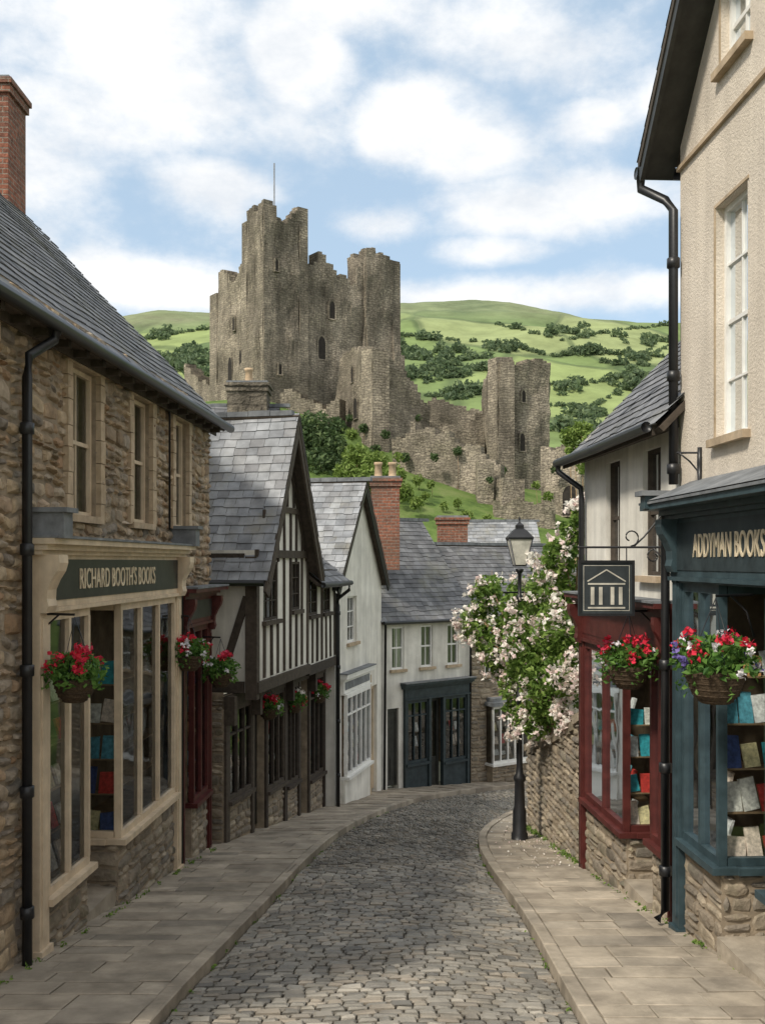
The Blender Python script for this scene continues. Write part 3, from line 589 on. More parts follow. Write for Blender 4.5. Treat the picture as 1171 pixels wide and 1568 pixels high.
def half_timbered():
    b=B('half_timbered_building')
    f=F(-1.97,15.25,-1.38,18.0,1); L=f.L
    zb=-2.05; ze=.08; zr=2.5
    ops=[(.35,1.1,-.95,.0),(1.85,2.35,-.85,.0)]
    wall(b,'walls',white,f,0,L,zb,ze,ops,.1); gable_wall(b,'walls',white,f,0,L,ze,zr)
    for o in ops: window(b,f,*o,cols=3,rows=3,fm=timber,dp=.06,sill=timber,bar=.018)
    studs(b,f,0,L,zb+.2,ze-.0,.35,ops)
    for z,h,w in ((zb,.17,.06),(ze-.02,.13,.05)): box(b,'timber_frame',timber,f,-.02,L+.02,z,z+h,-.01,w)
    studs(b,f,.35,L-.35,ze+.11,ze+.75,.38); box(b,'timber_frame',timber,f,.5,L-.5,ze+.75,ze+.85,-.01,.042)
    studs(b,f,.85,L-.85,ze+.86,ze+1.25,.38)
    beam(b,'timber_frame',timber,f,.06,ze-.05,L/2,zr-.28,.11,-.01,.045); beam(b,'timber_frame',timber,f,L-.06,ze-.05,L/2,zr-.28,.11,-.01,.046)
    q=f.p(0,0,-4); fs=F(q[0],q[1],f.o.x,f.o.y,1)
    wall(b,'walls',white,fs,0,4,zb,ze+.1); box(b,'timber_frame',timber,fs,3.84,4.03,zb-.1,ze+.0,-.1,.035); box(b,'timber_frame',timber,fs,0,3.82,zb,zb+.18,-.01,.045); box(b,'timber_frame',timber,fs,0,3.82,ze-.1,ze+.05,-.01,.03)
    beam(b,'timber_frame',timber,fs,3.86,-.55,3.42,zb+.16,.12,-.01,.032)
    cross_roof(b,slatel,f,0,L,ze,zr,4.5,.28,.22,bw=.2,sw=.22,gut=True)
    quad(b,'soffit',timber,f.p(0,zb,0),f.p(L,zb,0),f.p(L,zb,-.6),f.p(0,zb,-.6)); quad(b,'soffit',timber,fs.p(0,zb,0),fs.p(4,zb,0),fs.p(4,zb,-.6),fs.p(0,zb,-.6))
    f2=F(-1.4,18.02,-.98,20.0,1); L2=f2.L; ze2=-.15; zb2=-2.1
    op2=[(.15,.75,-1.0,-.3),(1.1,1.7,-1.0,-.3)]
    wall(b,'walls',white,f2,0,L2,zb2,ze2,op2,.1); 
    for o in op2: window(b,f2,*o,cols=3,rows=3,fm=timber,dp=.06,sill=timber,bar=.018)
    studs(b,f2,0,L2,zb2+.2,ze2,.33,op2)
    for z,h,w in ((zb2,.17,.06),(ze2-.1,.1,.036)): box(b,'timber_frame',timber,f2,0,L2,z,z+h,-.01,w)
    zo=long_roof(b,slate,f2,.0,L2,ze2,1.1,1.5,.3,.03); gutter(b,f2,-.05,L2+.05,zo-.03,.34,.05); downpipe(b,f2,L2-.03,zo-.05,g(20)-.1,.32,.09)
    quad(b,'soffit',timber,f2.p(0,zb2,0),f2.p(L2,zb2,0),f2.p(L2,zb2,-.6),f2.p(0,zb2,-.6))
    b.add('walls',white,[f2.p(L2,-6),f2.p(L2,-6,-3),f2.p(L2,ze2,-3),f2.p(L2,1.1,-1.5),f2.p(L2,ze2)],[(0,1,2,3,4)])
    f3=F(-2.42,14.95,-1.2,20.0,1); L3=f3.L
    segs=[(.15,1.1,'w'),(1.2,1.75,'d'),(1.85,2.7,'w'),(2.85,3.5,'w'),(3.6,4.1,'d'),(4.2,5.1,'w')]
    ops3=[(a,c,-9,-2.25) for a,c,k in segs]
    wall(b,'walls',mortar,f3,0,L3,-6,-2.05,ops3,.5); box(b,'timber_frame',timber,f3,0,L3,-2.25,-2.06,-.1,.05)
    for a,c,k in segs:
        gz=f3.gy(a)
        if k=='w': shopwin(b,f3,a,c,gz+.62,-2.25,timber,n=3,pj=.03,transom=-2.7,mw=.035)
        else: door(b,f3,a,c,gz+.0,-2.25,darkfas,-.15)
    prev=0
    for a,c,k in segs+[(L3,0,'')]: box(b,'timber_posts',timber,f3,prev+.005,a-.005,-6,-2.06,-.1,.045); prev=c
    for a in (.05,1.15,2.8,4.15): beam(b,'jetty_brackets',timber,f3,a,-2.5,a,-2.06,.1,.045,.18)
    b.add('walls',mortar,[f3.p(0,-6),f3.p(0,-6,-3),f3.p(0,-2,-3),f3.p(0,-2)],[(0,1,2,3)])
    q=f3.p(0,0,-1.5); fq=F(q[0],q[1],f3.o.x,f3.o.y,1); stones(b,'wall_stones',greys,fq,0,1.5,-5.5,-2.1)
    b.done()
half_timbered()
def white_gable():
    b=B('white_gabled_house'); f=F(-1.0,20.05,-.03,23.6,1); L=f.L; ze=-.35; zr=1.82
    gz=g(20.5)
    ops=[(.95,1.65,-1.75,-.75),(.55,2.35,-9,-2.75,.6),(2.75,3.3,-9,-2.9,.3)]
    wall(b,'walls',white,f,0,L,-7,ze,ops,.12); gable_wall(b,'walls',white,f,0,L,ze,zr)
    window(b,f,.95,1.65,-1.75,-.75,3,3,curtain=False)
    shopwin(b,f,.55,2.35,gz+.55,-2.8,whitep,n=5,pj=.12,plinth=None,transom=-3.25,mw=.035)
    box(b,'plinth_core',white,f,.5,2.4,-7,gz+.49,-.1,.09)
    fascia(b,f,.45,2.45,-2.76,-2.5,whitep,lead,.08,corn=.1)
    box(b,'pier',stonetrim,f,2.5,2.62,-7,-2.6,0,.06); door(b,f,2.75,3.3,f.gy(3)+.05,-2.9,creamp,-.1)
    cross_roof(b,slatel,f,0,L,ze,zr,4,.18,.14,bm=darkfas,bw=.16,sw=.22,gut=True)
    b.add('walls',white,[f.p(0,-7),f.p(0,-7,-4),f.p(0,ze,-4),f.p(0,ze)],[(0,1,2,3)]); b.add('walls',white,[f.p(L,-7),f.p(L,-7,-4),f.p(L,ze,-4),f.p(L,ze)],[(0,1,2,3)])
    tube(b,'downpipe',blackm,[f.p(.1,ze-.3,.05),f.p(.1,-5.2,.05)],.035)
    chimney(b,-.28,.42,24.0,24.6,-.2,2.05,brick,2)
    b.done()
white_gable()
def white_shop():
    b=B('white_shop_house'); f=F(-.05,23.75,2.3,25.65,1); L=f.L; ze=-1.28; zr=1.15
    ops=[(.35,.75,-2.65,-1.6),(1.3,1.7,-2.65,-1.6),(2.2,2.6,-2.65,-1.6),(.75,2.9,-9,-3.15,.5),(.22,.58,-9,-3.6,.2)]
    wall(b,'walls',white,f,0,L,-7.5,ze,ops,.12)
    for o in ops[:3]: window(b,f,*o[:4],cols=2,rows=2,dp=.09,curtain=False)
    fascia(b,f,.72,2.93,-3.4,-3.15,dteal,dteal,.08,corn=.14)
    for a in (.72,1.5,1.98,2.83): box(b,'pilasters',dteal,f,a,a+.08,-7,-3.44,-.02,.09)
    gz=f.gy(1)
    shopwin(b,f,.81,1.49,gz+.6,-3.44,dteal,n=3,pj=.05,plinth=None,mw=.03,transom=-3.85); box(b,'stall_riser',dteal,f,.81,1.49,-7,gz+.53,-.1,.045)
    shopwin(b,f,2.07,2.82,gz+.5,-3.44,dteal,n=3,pj=.05,plinth=None,mw=.03,transom=-3.85); box(b,'stall_riser',dteal,f,2.07,2.82,-7,gz+.43,-.1,.045)
    door(b,f,1.6,1.97,gz-.15,-3.44,darkfas,-.1); door(b,f,.22,.58,f.gy(.3)+.05,-3.6,darkfas,-.08,False)
    zo=long_roof(b,slate,f,0,L,ze,zr,2.1,.16,.12,.22,.15); gutter(b,f,-.05,L+.1,zo-.02,.2,.045); tube(b,'downpipe',blackm,[f.p(.08,zo,.1),f.p(.08,-5.8,.05)],.03); tube(b,'downpipe',blackm,[f.p(L-.08,zo,.1),f.p(L-.08,-6,.05)],.03)
    for uu in (0,L): b.add('walls',white,[f.p(uu,-7),f.p(uu,-7,-4.2),f.p(uu,ze,-4.2),f.p(uu,zr-.05,-2.1),f.p(uu,ze)],[(0,1,2,3,4)])
    chimney(b,1.6,2.45,28.2,28.8,-.5,1.28,brick,0)
    b.done()
white_shop()
def stone_house_far():
    b=B('grey_stone_house'); f=F(2.32,25.7,6.5,28.3,1); L=f.L; ze=-1.7
    ops=[(.45,.85,-3.0,-2.1),(1.5,1.9,-3.0,-2.1),(.5,1.75,-5.2,-3.75,.5),(2.3,2.8,-3,-2.1),(2.4,3,-5.2,-3.9)]
    wall(b,'walls',mortar,f,0,L,-8,ze,ops,.12); stones(b,'wall_stones',greys,f,0,L,-7,ze,ops,h=(.08,.16))
    for o in ops[:2]+ops[3:]: window(b,f,*o[:4],cols=2,rows=2,dp=.08,curtain=False)
    gz=f.gy(1); shopwin(b,f,.5,1.75,gz+.55,-3.8,whitep,n=5,pj=.3,plinth=greys,mw=.03); box(b,'bay_roof',lead,f,.42,1.83,-3.8,-3.7,-.02,.4); box(b,'bay_roof',lead,f,.5,1.75,-3.7,-3.6,-.02,.3)
    for uu in (.5,1.75): quad(b,'shop_glass',glass,f.p(uu,gz+.55,0),f.p(uu,gz+.55,.28),f.p(uu,-3.8,.28),f.p(uu,-3.8,0))
    zo=long_roof(b,slate,f,0,L,ze,.5,2.1,.16,.08,.22,.15); gutter(b,f,0,L,zo-.02,.2,.045)
    for uu in (0,L): b.add('walls',mortar,[f.p(uu,-7),f.p(uu,-7,-4.2),f.p(uu,ze,-4.2),f.p(uu,.45,-2.1),f.p(uu,ze)],[(0,1,2,3,4)])
    b.done()
stone_house_far()
def back_house(name,px0,px1,ye,yr,d,run,mat,wm,ch=None,zb=-7):
    b=B(name); f=F(X(px0,d),d,X(px1,d),d,1); L=f.L; ze=Z(ye,d); zr=Z(yr,d+run)
    wall(b,'walls',wm,f,0,L,zb,ze); zo=long_roof(b,mat,f,0,L,ze,zr,run,.15,.08,.26,.18); gutter(b,f,0,L,zo-.02,.19,.045)
    for uu in (0,L): b.add('walls',wm,[f.p(uu,zb),f.p(uu,zb,-2*run),f.p(uu,ze,-2*run),f.p(uu,zr-.05,-run),f.p(uu,ze)],[(0,1,2,3,4)])
    if ch: chimney(b,*ch)
    b.done()
back_house('slate_roofed_house',716,835,893,798,31,2.4,slatel,white)
back_house('stone_cottage',230,410,700,622,22.5,1.9,slate,mortar,(X(350,24),X(410,24),23.8,24.5,2.8,4.35,castlem,1,pot))
# ---------------------------------------------------------------- RIGHT: cream gabled building
def cream_building():
    b=B('cream_rendered_bookshop'); f=F(3.18,4.0,2.9,9.55,-1); u=f.u; L=f.L; ze=4.2; um=L/2; zr=7.15
    w1=(u(8.0),u(8.66),1.08,3.12); w2=(u(7.95),u(8.55),4.28,5.0)
    so=(u(5.2),L-.12,-8,.55,1.0)
    wall(b,'walls',cream,f,0,L,-5,ze,[w1,so,(u(5.2),u(6.0),1.08,3.1)],.14); gable_wall(b,'walls',cream,f,0,L,ze,zr,w2)
    window(b,f,*w1,cols=2,rows=4,dp=.13,bar=.02); window(b,f,*w2,cols=2,rows=2,dp=.13); window(b,f,u(5.2),u(6.0),1.08,3.1,2,4,dp=.13)
    for w in (w1,w2): 
        box(b,'window_surround',stonetrim,f,w[1]+.002,w[1]+.03,w[2],w[3]+.03,-.13,.01); box(b,'window_surround',stonetrim,f,w[0]-.03,w[1]+.002,w[3]+.002,w[3]+.03,-.13,.01)
    box(b,'string_course',stonetrim,f,-.02,L+.02,3.8,3.84,-.02,.035); 
    cross_roof(b,slate,f,0,L,ze,zr,7,.36,.22,bm=darkfas,bw=.18)
    def sof(ua,za,ub,zb_): b.add('soffit',darkfas,[f.p(ua,za-.16,0),f.p(ub,zb_-.16,0),f.p(ub,zb_-.16,.31),f.p(ua,za-.16,.31)],[(0,1,2,3)])
    sl=(zr-ze)/um; sof(L+.22,ze-.22*sl,um,zr); sof(-.22,ze-.22*sl,um,zr)
    b.add('walls',cream,[f.p(L,-6),f.p(L,-6,-7),f.p(L,ze,-7),f.p(L,ze)],[(0,1,2,3)])
    tube(b,'gutter',blackm,[f.p(L+.26,ze-.32,.36),f.p(L+.26,ze-.32,-5)],.06,10)
    pz=ze-.37; tube(b,'downpipe',blackm,[f.p(L+.22,pz,.32),f.p(L+.22,pz-.12,.32),f.p(L+.08,pz-.28,.12),f.p(L-.03,pz-.42,.08),f.p(L-.03,.75,.08)],.045,10)
    tube(b,'downpipe',blackm,[f.p(L-.03,.5,.16),f.p(L-.03,-.2,.16),f.p(L-.03,g(9.5)+.15,.16),f.p(L-.03,g(9.5)+.05,.24)],.042,10)
    for z in (2.9,1.8,.9): lathe(b,'downpipe',blackm,*f.p(L-.03,z,.08),[(.045,-.05),(.062,-.045),(.062,.045),(.045,.05)],10)
    for z in (-1,-2,-3): lathe(b,'downpipe',blackm,*f.p(L-.03,z,.16),[(.042,-.05),(.06,-.045),(.06,.045),(.042,.05)],10)
    s0,s1=so[0],so[1]; zt=-.2; zs=-2.6
    fascia(b,f,s0,s1,-.14,.4,teal,dteal,.14,"ADDYMAN BOOKS",.3,tu=u(8.07),tm=gold,corn=.26,tx=.55)
    box(b,'cornice_ends',teal,f,s1-.16,s1-.02,.5,.62,-.02,.44); box(b,'cornice_ends',lead,f,s1-.2,s1+.03,.622,.67,-.02,.48)
    b.add('lead_capping',lead,[f.p(s0-.1,.575,.42),f.p(s1-.17,.575,.42),f.p(s1-.17,.76,.0),f.p(s0-.1,.76,.0)],[(0,1,2,3)])
    pilaster(b,f,s1-.2,.18,g(9.4)-.3,.4,teal,.13)
    a=u(8.35)
    shopwin(b,f,a,s1-.21,zs,zt,teal,n=2,pj=.1,ret=.8,transom=-.75)
    box(b,'recess_ceiling',teal,f,s0,a,zt,zt+.05,-.8,-.021); box(b,'shop_frames',teal,f,s0,s1,zt+.001,zt+.058,-.02,.13)
    door(b,f,u(7.5),a-.05,g(8)+.15,zt,teal,-.8)
    box(b,'door_step',flag,f,u(7.4),a-.01,-5,g(8)+.13,-1,.12)
    shopwin(b,f,s0+.1,u(7.45),zs+.1,zt,teal,n=3,pj=.1,ret=None); 
    b.done()
cream_building()
def red_shop():
    b=B('burgundy_shop_building'); f=F(2.9,9.58,2.67,12.95,-1); u=f.u; L=f.L; ze=1.6; zr=3.75
    wins=[(u(11.45),u(12.0),-.15,1.2),(u(10.1),u(10.65),-.15,1.2)]
    so=(.02,L-.1,-8,-.5,.9)
    wall(b,'walls',white,f,0,L,-5.5,ze,wins+[so],.14)
    for w in wins: window(b,f,*w,cols=2,rows=2,dp=.11,fm=timber,curtain=False)
    zo=long_roof(b,slate,f,0,L,ze,zr,2.1,.28,.16,.24,.17); box(b,'soffit',timber,f,0,L+.1,zo+.0,zo+.03,0,.24); box(b,'eaves_board',timber,f,0,L+.1,zo-.08,zo+.05,.24,.27)
    gutter(b,f,0,L+.2,zo,.33,.055); tube(b,'downpipe',blackm,[f.p(L+.1,zo,.33),f.p(L+.1,zo-.12,.33),f.p(L-.1,zo-.35,.08),f.p(L-.1,zo-.5,.07),f.p(L-.1,g(12.8)-.1,.07)],.038,10)
    b.add('walls',white,[f.p(L,-7),f.p(L,-7,-4.2),f.p(L,ze,-4.2),f.p(L,zr-.06,-2.1),f.p(L,ze)],[(0,1,2,3,4)])
    fascia(b,f,so[0]+.02,so[1],-.98,-.55,burg,burg,.1,corn=.18)
    pilaster(b,f,so[1]-.16,.16,g(12.7)-.4,-.55,burg,.1); pilaster(b,f,.02,.1,g(9.6)-.4,-.55,burg,.08)
    zt=-1.03; zs=-3.05; a=u(11.05)
    shopwin(b,f,a,so[1]-.17,zs,zt,burg,n=2,pj=.08,ret=.7)
    shopwin(b,f,.13,u(10.25),zs+.15,zt,burg,n=2,pj=.06)
    box(b,'recess_ceiling',burg,f,u(10.25),a,zt,zt+.045,-.8,-.021); door(b,f,u(10.3),a-.03,g(10.8)+.1,zt,burg,-.75); box(b,'door_step',flag,f,u(10.27),a-.01,-5,g(10.7)+.12,-.9,.08)
    b.done()
red_shop()
# ---------------------------------------------------------------- garden wall
def garden_wall():
    b=B('garden_stone_wall'); f=F(2.66,13.0,2.5,16.9,-1)
    def top(u): return -2.05-.3*u+.06*math.sin(u*7)
    V=[f.p(0,-7),f.p(f.L,-7),f.p(f.L,top(f.L)-.05),f.p(0,top(0)-.05)]; V+= [f.p(0,-7,-.45),f.p(f.L,-7,-.45),f.p(f.L,top(f.L)-.05,-.45),f.p(0,top(0)-.05,-.45)]
    b.add('wall_core',mortar,V,[(0,1,2,3),(4,5,6,7),(3,2,6,7),(1,5,6,2),(0,4,7,3)])
    stones(b,'wall_stones',greys,f,0,f.L,-5.2,-1.9,h=(.06,.15),top=top,pr=(.01,.05))
    u=0
    while u<f.L: w=U(.12,.3); z=top(u+w/2); beam(b,'coping_stones',greys,f,u+.005,z,u+w-.005,z-.3*w,U(.09,.16),-.47,.05); u+=w
    f2=F(f.p(f.L,0)[0],f.p(f.L,0)[1],6.5,18.6,-1)
    wall(b,'wall_core',mortar,f2,0,f2.L,-7,-3.3); stones(b,'wall_stones',greys,f2,0,f2.L,-6.5,-3.25,h=(.06,.15))
    b.done()
garden_wall()
# ---------------------------------------------------------------- flowering shrub
lg=leafmat('shrub_leaves',[(.07,.13,.025),(.12,.21,.04),(.19,.3,.06),(.09,.16,.03),(.24,.36,.08),(.3,.4,.11)],.4)
pk=leafmat('pale_pink_petals',[(.84,.74,.68),(.86,.82,.74),(.88,.86,.8),(.82,.62,.6),(.86,.8,.72)],.3)
def blobpts(bl,n,thr=-.22,fr=2.6):
    out=[]
    wts=np.array([x[3]**2 for x in bl]); wts=wts/wts.sum(); idx=nr.choice(len(bl),size=n,p=wts)
    for i in idx:
        x,y,z,r=bl[i]; d=nr.normal(size=3); d/=np.linalg.norm(d); q=r*nr.uniform(.0,1)**.45
        o=np.array([x,y,z])+d*q*np.array([1,1,.95]); 
        if noise.noise(Vector(o*fr))>thr or rnd.random()<.15: out.append(o)
    return np.array(out)
def shrub():
    b=B('flowering_climbing_shrub')
    pb=[(728,950,16.4,26),(752,912,16.4,34),(770,985,16.2,46),(808,925,15.9,44),(848,905,14.7,44),(862,850,14.4,32),(880,812,14.2,24),(888,788,14,15),(820,1000,15.0,56),(862,965,14,50),(800,1050,15.8,38),(840,1050,14.5,50),(872,1030,13.8,42),(822,1105,15.,30),(862,1090,14.2,30),(792,1085,15.9,22),(835,960,15.,56),(720,968,16.4,16),(832,872,15.2,24),(774,1022,16.2,24),(808,1100,15.2,26)]
    bl=[(X(a,d),d,Z(c,d),r/1500*d) for a,c,d,r in pb]
    P_=blobpts(bl,19000); v,f_=leafmesh(P_,.054); b.p[('leaves',lg.name,False)]=[v.tolist(),f_.tolist(),lg]
    Pc=blobpts(bl,680,.02,3.0)+0; FL=[]
    ctr=np.array([[x,y,z] for x,y,z,r in bl]).mean(0)
    for p in Pc:
        p=p+(p-ctr)*.1+np.array([-.05,-.12,.02]); k=rnd.randint(8,22); FL.append(p+nr.normal(size=(k,3))*.042)
    v,f_=leafmesh(np.concatenate(FL),.037,1.6,.3); b.p[('blossoms',pk.name,False)]=[v.tolist(),f_.tolist(),pk]
    for i in range(26):
        x,y,z,r=bl[i%len(bl)]; x0,y0=U(2.7,3.1),U(13.8,16); z0=g(y0)-.2
        pts=[(x0,y0,z0),(x0+U(-.1,.1),y0,z0+1.2),((x0+x)/2+U(-.2,.2),(y0+y)/2,(z0+1.5+z)/2+.3),(x,y,z+r*.4),(x+U(-.25,.15),y,z+r*U(.7,1.15))]
        tube(b,'stems',wood,pts,[.035,.03,.018,.01,.004],6)
    b.done()
shrub()
def litter():
    P_=[]
    for i in range(240):
        y=U(12.6,18); x=2.55-abs(nr.normal())*.35; P_.append((x,y,g(y)+.012+.01))
    v,f_=leafmesh(np.array(P_),.014,1.6,.1); mkobj('fallen_petals',v,f_,pk)
    W=[]
    def tuft(x,y,n,s,z=0):
        for k in range(n): W.append((x+nr.normal()*s,y+nr.normal()*s*1.5,g(y)+z+abs(nr.normal())*s*.8))
    for i in range(46):
        y=U(13,16.8); tuft(2.62-(y-13)*.04-.03,y,rnd.randint(5,26),.035)
    for i in range(40):
        y=U(7.5,14.6); tuft(-3.05+.067*(y-8)+.17,y,rnd.randint(2,10),.02)
    for i in range(26):
        y=U(7.5,12.8); tuft(3.05-.0676*(y-8)-.17,y,rnd.randint(2,10),.02)
    for i in range(40):
        y=U(5,20); k=cat(KL,(np.interp(y,[p[1] for p in KL],np.arange(len(KL))))/(len(KL)-1)); tuft(k[0]+.02,y,rnd.randint(2,6),.012,-.09)
    for i in range(40):
        y=U(5,19); k=cat(KR,(np.interp(y,[p[1] for p in KR],np.arange(len(KR))))/(len(KR)-1)); tuft(k[0]-.02,y,rnd.randint(2,6),.012,-.09)
    v,f_=leafmesh(np.array(W),.02); mkobj('weeds',v,f_,lg)
litter()
# ---------------------------------------------------------------- street lamp
def lamp():
    D=15.35; b=B('street_lamp'); x,y=X(795,D),D; z0=g(y)+.0; H=Z(866,D)-z0
    lathe(b,'post',blackm,x,y,z0-.05,[(.13,0),(.13,.14),(.11,.17),(.105,.5),(.085,.56),(.075,.95),(.095,.98),(.095,1.03),(.06,1.08),(.048,1.2),(.044,2.2),(.06,2.22),(.06,2.28),(.042,2.3),(.036,H-.5),(.055,H-.48),(.055,H-.43),(.03,H-.4),(.028,H-.08),(.06,H-.04),(.07,H)],14)
    tube(b,'ladder_bar',blackm,[(x-.26,y,z0+H-.42),(x+.26,y,z0+H-.42)],.014)
    zz=z0+H; w0,w1,h=.085,.18,.42
    c0=[(x+a*w0,y+c*w0,zz) for a,c in ((-1,-1),(1,-1),(1,1),(-1,1))]; c1=[(x+a*w1,y+c*w1,zz+h) for a,c in ((-1,-1),(1,-1),(1,1),(-1,1))]
    fr=M('frosted_lantern_glass',[(.62,.6,.52),(.72,.7,.62)],island=False,rough=.3,bump=0)
    b.add('lantern_glass',fr,c0+c1,[(i,(i+1)%4,4+(i+1)%4,4+i) for i in range(4)])
    for i in range(4):
        tube(b,'lantern_frame',blackm,[c0[i],c1[i]],.012,6); tube(b,'lantern_frame',blackm,[c1[i],c1[(i+1)%4]],.016,6); tube(b,'lantern_frame',blackm,[c0[i],c0[(i+1)%4]],.014,6)
    r2=math.sqrt(2); lathe(b,'lantern_roof',blackm,x,y,zz+h,[(.195*r2,0),(.195*r2,.02),(.1*r2,.13),(.06*r2,.16),(.06*r2,.21),(.03,.25),(.012,.28),(.022,.31),(.003,.36)],4,False)
    b.done()
lamp()
# ---------------------------------------------------------------- hanging baskets
bl_=leafmat('basket_leaves',[(.045,.12,.025),(.1,.21,.04),(.16,.29,.06)],.35)
red=leafmat('red_petals',[(.55,.02,.04),(.7,.035,.07),(.6,.06,.12)],.2); wh=leafmat('white_petals',[(.8,.78,.76),(.78,.74,.8)],.2); pu=leafmat('violet_petals',[(.1,.08,.25),(.2,.15,.4)],.2)
wick=M('wicker_basket',[(.06,.04,.025),(.11,.075,.045)],island=False,nscale=25,bump=.9,bscale=60,rough=.9,bdist=.02)
def basket(x,y,z,r,hook,cols=(red,wh),wallx=None):
    b=B('hanging_flower_basket')
    lathe(b,'basket',wick,x,y,z,[(.05*r,-.78*r),(.35*r,-.74*r),(.57*r,-.5*r),(.7*r,-.15*r),(.74*r,-.0),(.7*r,.02),(.3*r,.0)],16)
    for k in range(5): 
        zz=-.68+.15*k; rr=np.interp(zz,[-.74,-.5,-.15,0],[.35,.57,.7,.74])*r+.004
        tube(b,'basket_wire',wick,[(x+rr*math.cos(a*.524),y+rr*math.sin(a*.524),z+zz*r) for a in range(13)],.006,4)
    n=760; d=nr.normal(size=(n,3)); d/=np.linalg.norm(d,axis=1)[:,None]; q=d*(nr.uniform(.2,1.,size=n)**.6)[:,None]*np.array([1.12*r,1.12*r,.6*r]); q[:,2]+=.38*r
    rad=np.hypot(q[:,0],q[:,1]); tr=(rad>.85*r)&(np.sin(np.arctan2(q[:,1],q[:,0])*5+x)>-.1); q[:,2]-=np.where(tr,nr.uniform(0,.7,size=n)*r,0)
    v,f_=leafmesh(q+np.array([x,y,z]),.036 if r>.27 else .032); b.add('leaves',bl_,v.tolist(),f_.tolist())
    for k,m_ in enumerate(cols):
        FL=[]
        for i in range(8 if k==0 else 12):
            d=nr.normal(size=3); d/=np.linalg.norm(d); d[2]=abs(d[2])*.9+.1 if k==0 else d[2]*.7; c=np.array([x,y,z+.36*r])+d*np.array([r*.9,r*.9,r*.75])*(1.0 if k==0 else 1.14); FL.append(c+nr.normal(size=(22 if k==0 else 12,3))*(.028 if k==0 else .016))
        v,f_=leafmesh(np.concatenate(FL),.026 if k==0 else .021,1.5,.3); b.add('flowers',m_,v.tolist(),f_.tolist())
    for k in range(3):
        a=k*2.1+.5; tube(b,'chains',blackm,[(x+.72*r*math.cos(a),y+.72*r*math.sin(a),z),(x,y,hook)],.004,4)
    if wallx is not None:
        tube(b,'wall_bracket',blackm,[(x,y,hook+.02),(wallx,y,hook+.03)],.012,6); tube(b,'wall_bracket',blackm,[(x+(wallx-x)*.4,y,hook+.02),(x+(wallx-x)*.8,y,hook-.1),(wallx,y,hook-.3)],.009,6)
    b.done()
def bk(px,py,x,r,up,cols,wallx):
    d=x*1500/(px-585.5); basket(x,d,Z(py,d),r,Z(py,d)+up,cols,wallx)
bk(1095,1030,2.6,.32,.58,(red,wh,pu),2.9); bk(962,1022,2.5,.29,.55,(red,wh),2.8)
bk(115,1042,-2.66,.25,.55,(red,),-3.0); bk(290,1005,-2.5,.25,.5,(red,wh),-2.72); bk(338,1032,-2.3,.25,.5,(red,wh),-2.55)
bk(412,1085,-1.93,.24,.38,(red,wh),None); bk(450,1077,-1.62,.23,.35,(pk,red),None); bk(487,1063,-1.28,.23,.33,(red,wh),None)
# ---------------------------------------------------------------- hanging sign
def sign():
    b=B('hanging_shop_sign'); y=9.72; z=Z(838,y); xw=2.88
    tube(b,'bracket',blackm,[(xw,y,z),(X(884,y),y,z)],.012,6)
    def scroll(cx,cz,r,t,s): return [(cx+s*r*(1-.6*i/14)*math.cos(t+i*.42),y,cz+r*(1-.6*i/14)*math.sin(t+i*.42)) for i in range(15)]
    tube(b,'bracket',blackm,scroll(X(965,y),z+.1,.09,-1.57,1),.008,6); tube(b,'bracket',blackm,[(xw,y,z+.38),(X(1010,y),y,z+.3),(X(985,y),y,z+.1),(X(970,y),y,z+.01)],.009,6)
    tube(b,'bracket',blackm,scroll(X(1000,y),z-.09,.07,1.57,1),.008,6); tube(b,'bracket',blackm,[(xw,y,z-.35),(X(1015,y),y,z-.12),(X(1000,y),y,z-.01)],.009,6)
    x0,x1=X(885,y),X(971,y); z0,z1=Z(943,y),Z(858,y); f=F(x0,y,x1,y,1); W=x1-x0
    bd=M('sign_board_paint',[(.035,.043,.047),(.045,.053,.057)],island=False,rough=.5,bump=0); cr_=M('sign_cream_paint',[(.5,.47,.4),(.58,.55,.47)],island=False,rough=.6,bump=0)
    box(b,'board',bd,f,0,W,z0,z1,-.03,0); 
    for a,c,e,h in ((0,W,z0,z0+.025),(0,W,z1-.025,z1),(0,.025,z0+.025,z1-.025),(W-.025,W,z0+.025,z1-.025)): box(b,'frame',blackm,f,a,c,e,h,0,.012)
    s=cr_; q=(z1-z0)
    for a,c,e,h in ((.05,W-.05,z0+.05,z0+.055),(.05,W-.05,z1-.055,z1-.05),(.05,.055,z0+.055,z1-.055),(W-.055,W-.05,z0+.055,z1-.055)): box(b,'painted_border',s,f,a,c,e,h,.0,.003)
    for a in (.12,.2,.315,.395): box(b,'painted_temple',s,f,W*a/.55,W*(a+.035)/.55,z0+q*.2,z0+q*.52,0,.004)
    box(b,'painted_temple',s,f,W*.17,W*.83,z0+q*.13,z0+q*.16,0,.004); box(b,'painted_temple',s,f,W*.17,W*.83,z0+q*.56,z0+q*.59,0,.004)
    beam(b,'painted_temple',s,f,W*.16,z0+q*.62,W*.5,z0+q*.83,.012,0,.004); beam(b,'painted_temple',s,f,W*.84,z0+q*.62,W*.5,z0+q*.83,.012,0,.0045)
    for x in (x0+.08,x1-.08): tube(b,'hangers',blackm,[(x,y,z1),(x,y,z)],.006,6)
    b.done()
sign()
b=B('wall_sign_bracket'); y=9.0; xw=2.92
tube(b,'arm',blackm,[(xw,y,1.0),(xw-.22,y,1.0)],.01,6); tube(b,'arm',blackm,[(xw,y,.8),(xw-.1,y,.92),(xw-.2,y,1.0)],.008,6); lathe(b,'wall_plate',blackm,xw-.01,y,.9,[(.02,-.15),(.025,0),(.02,.15)],6); b.done()
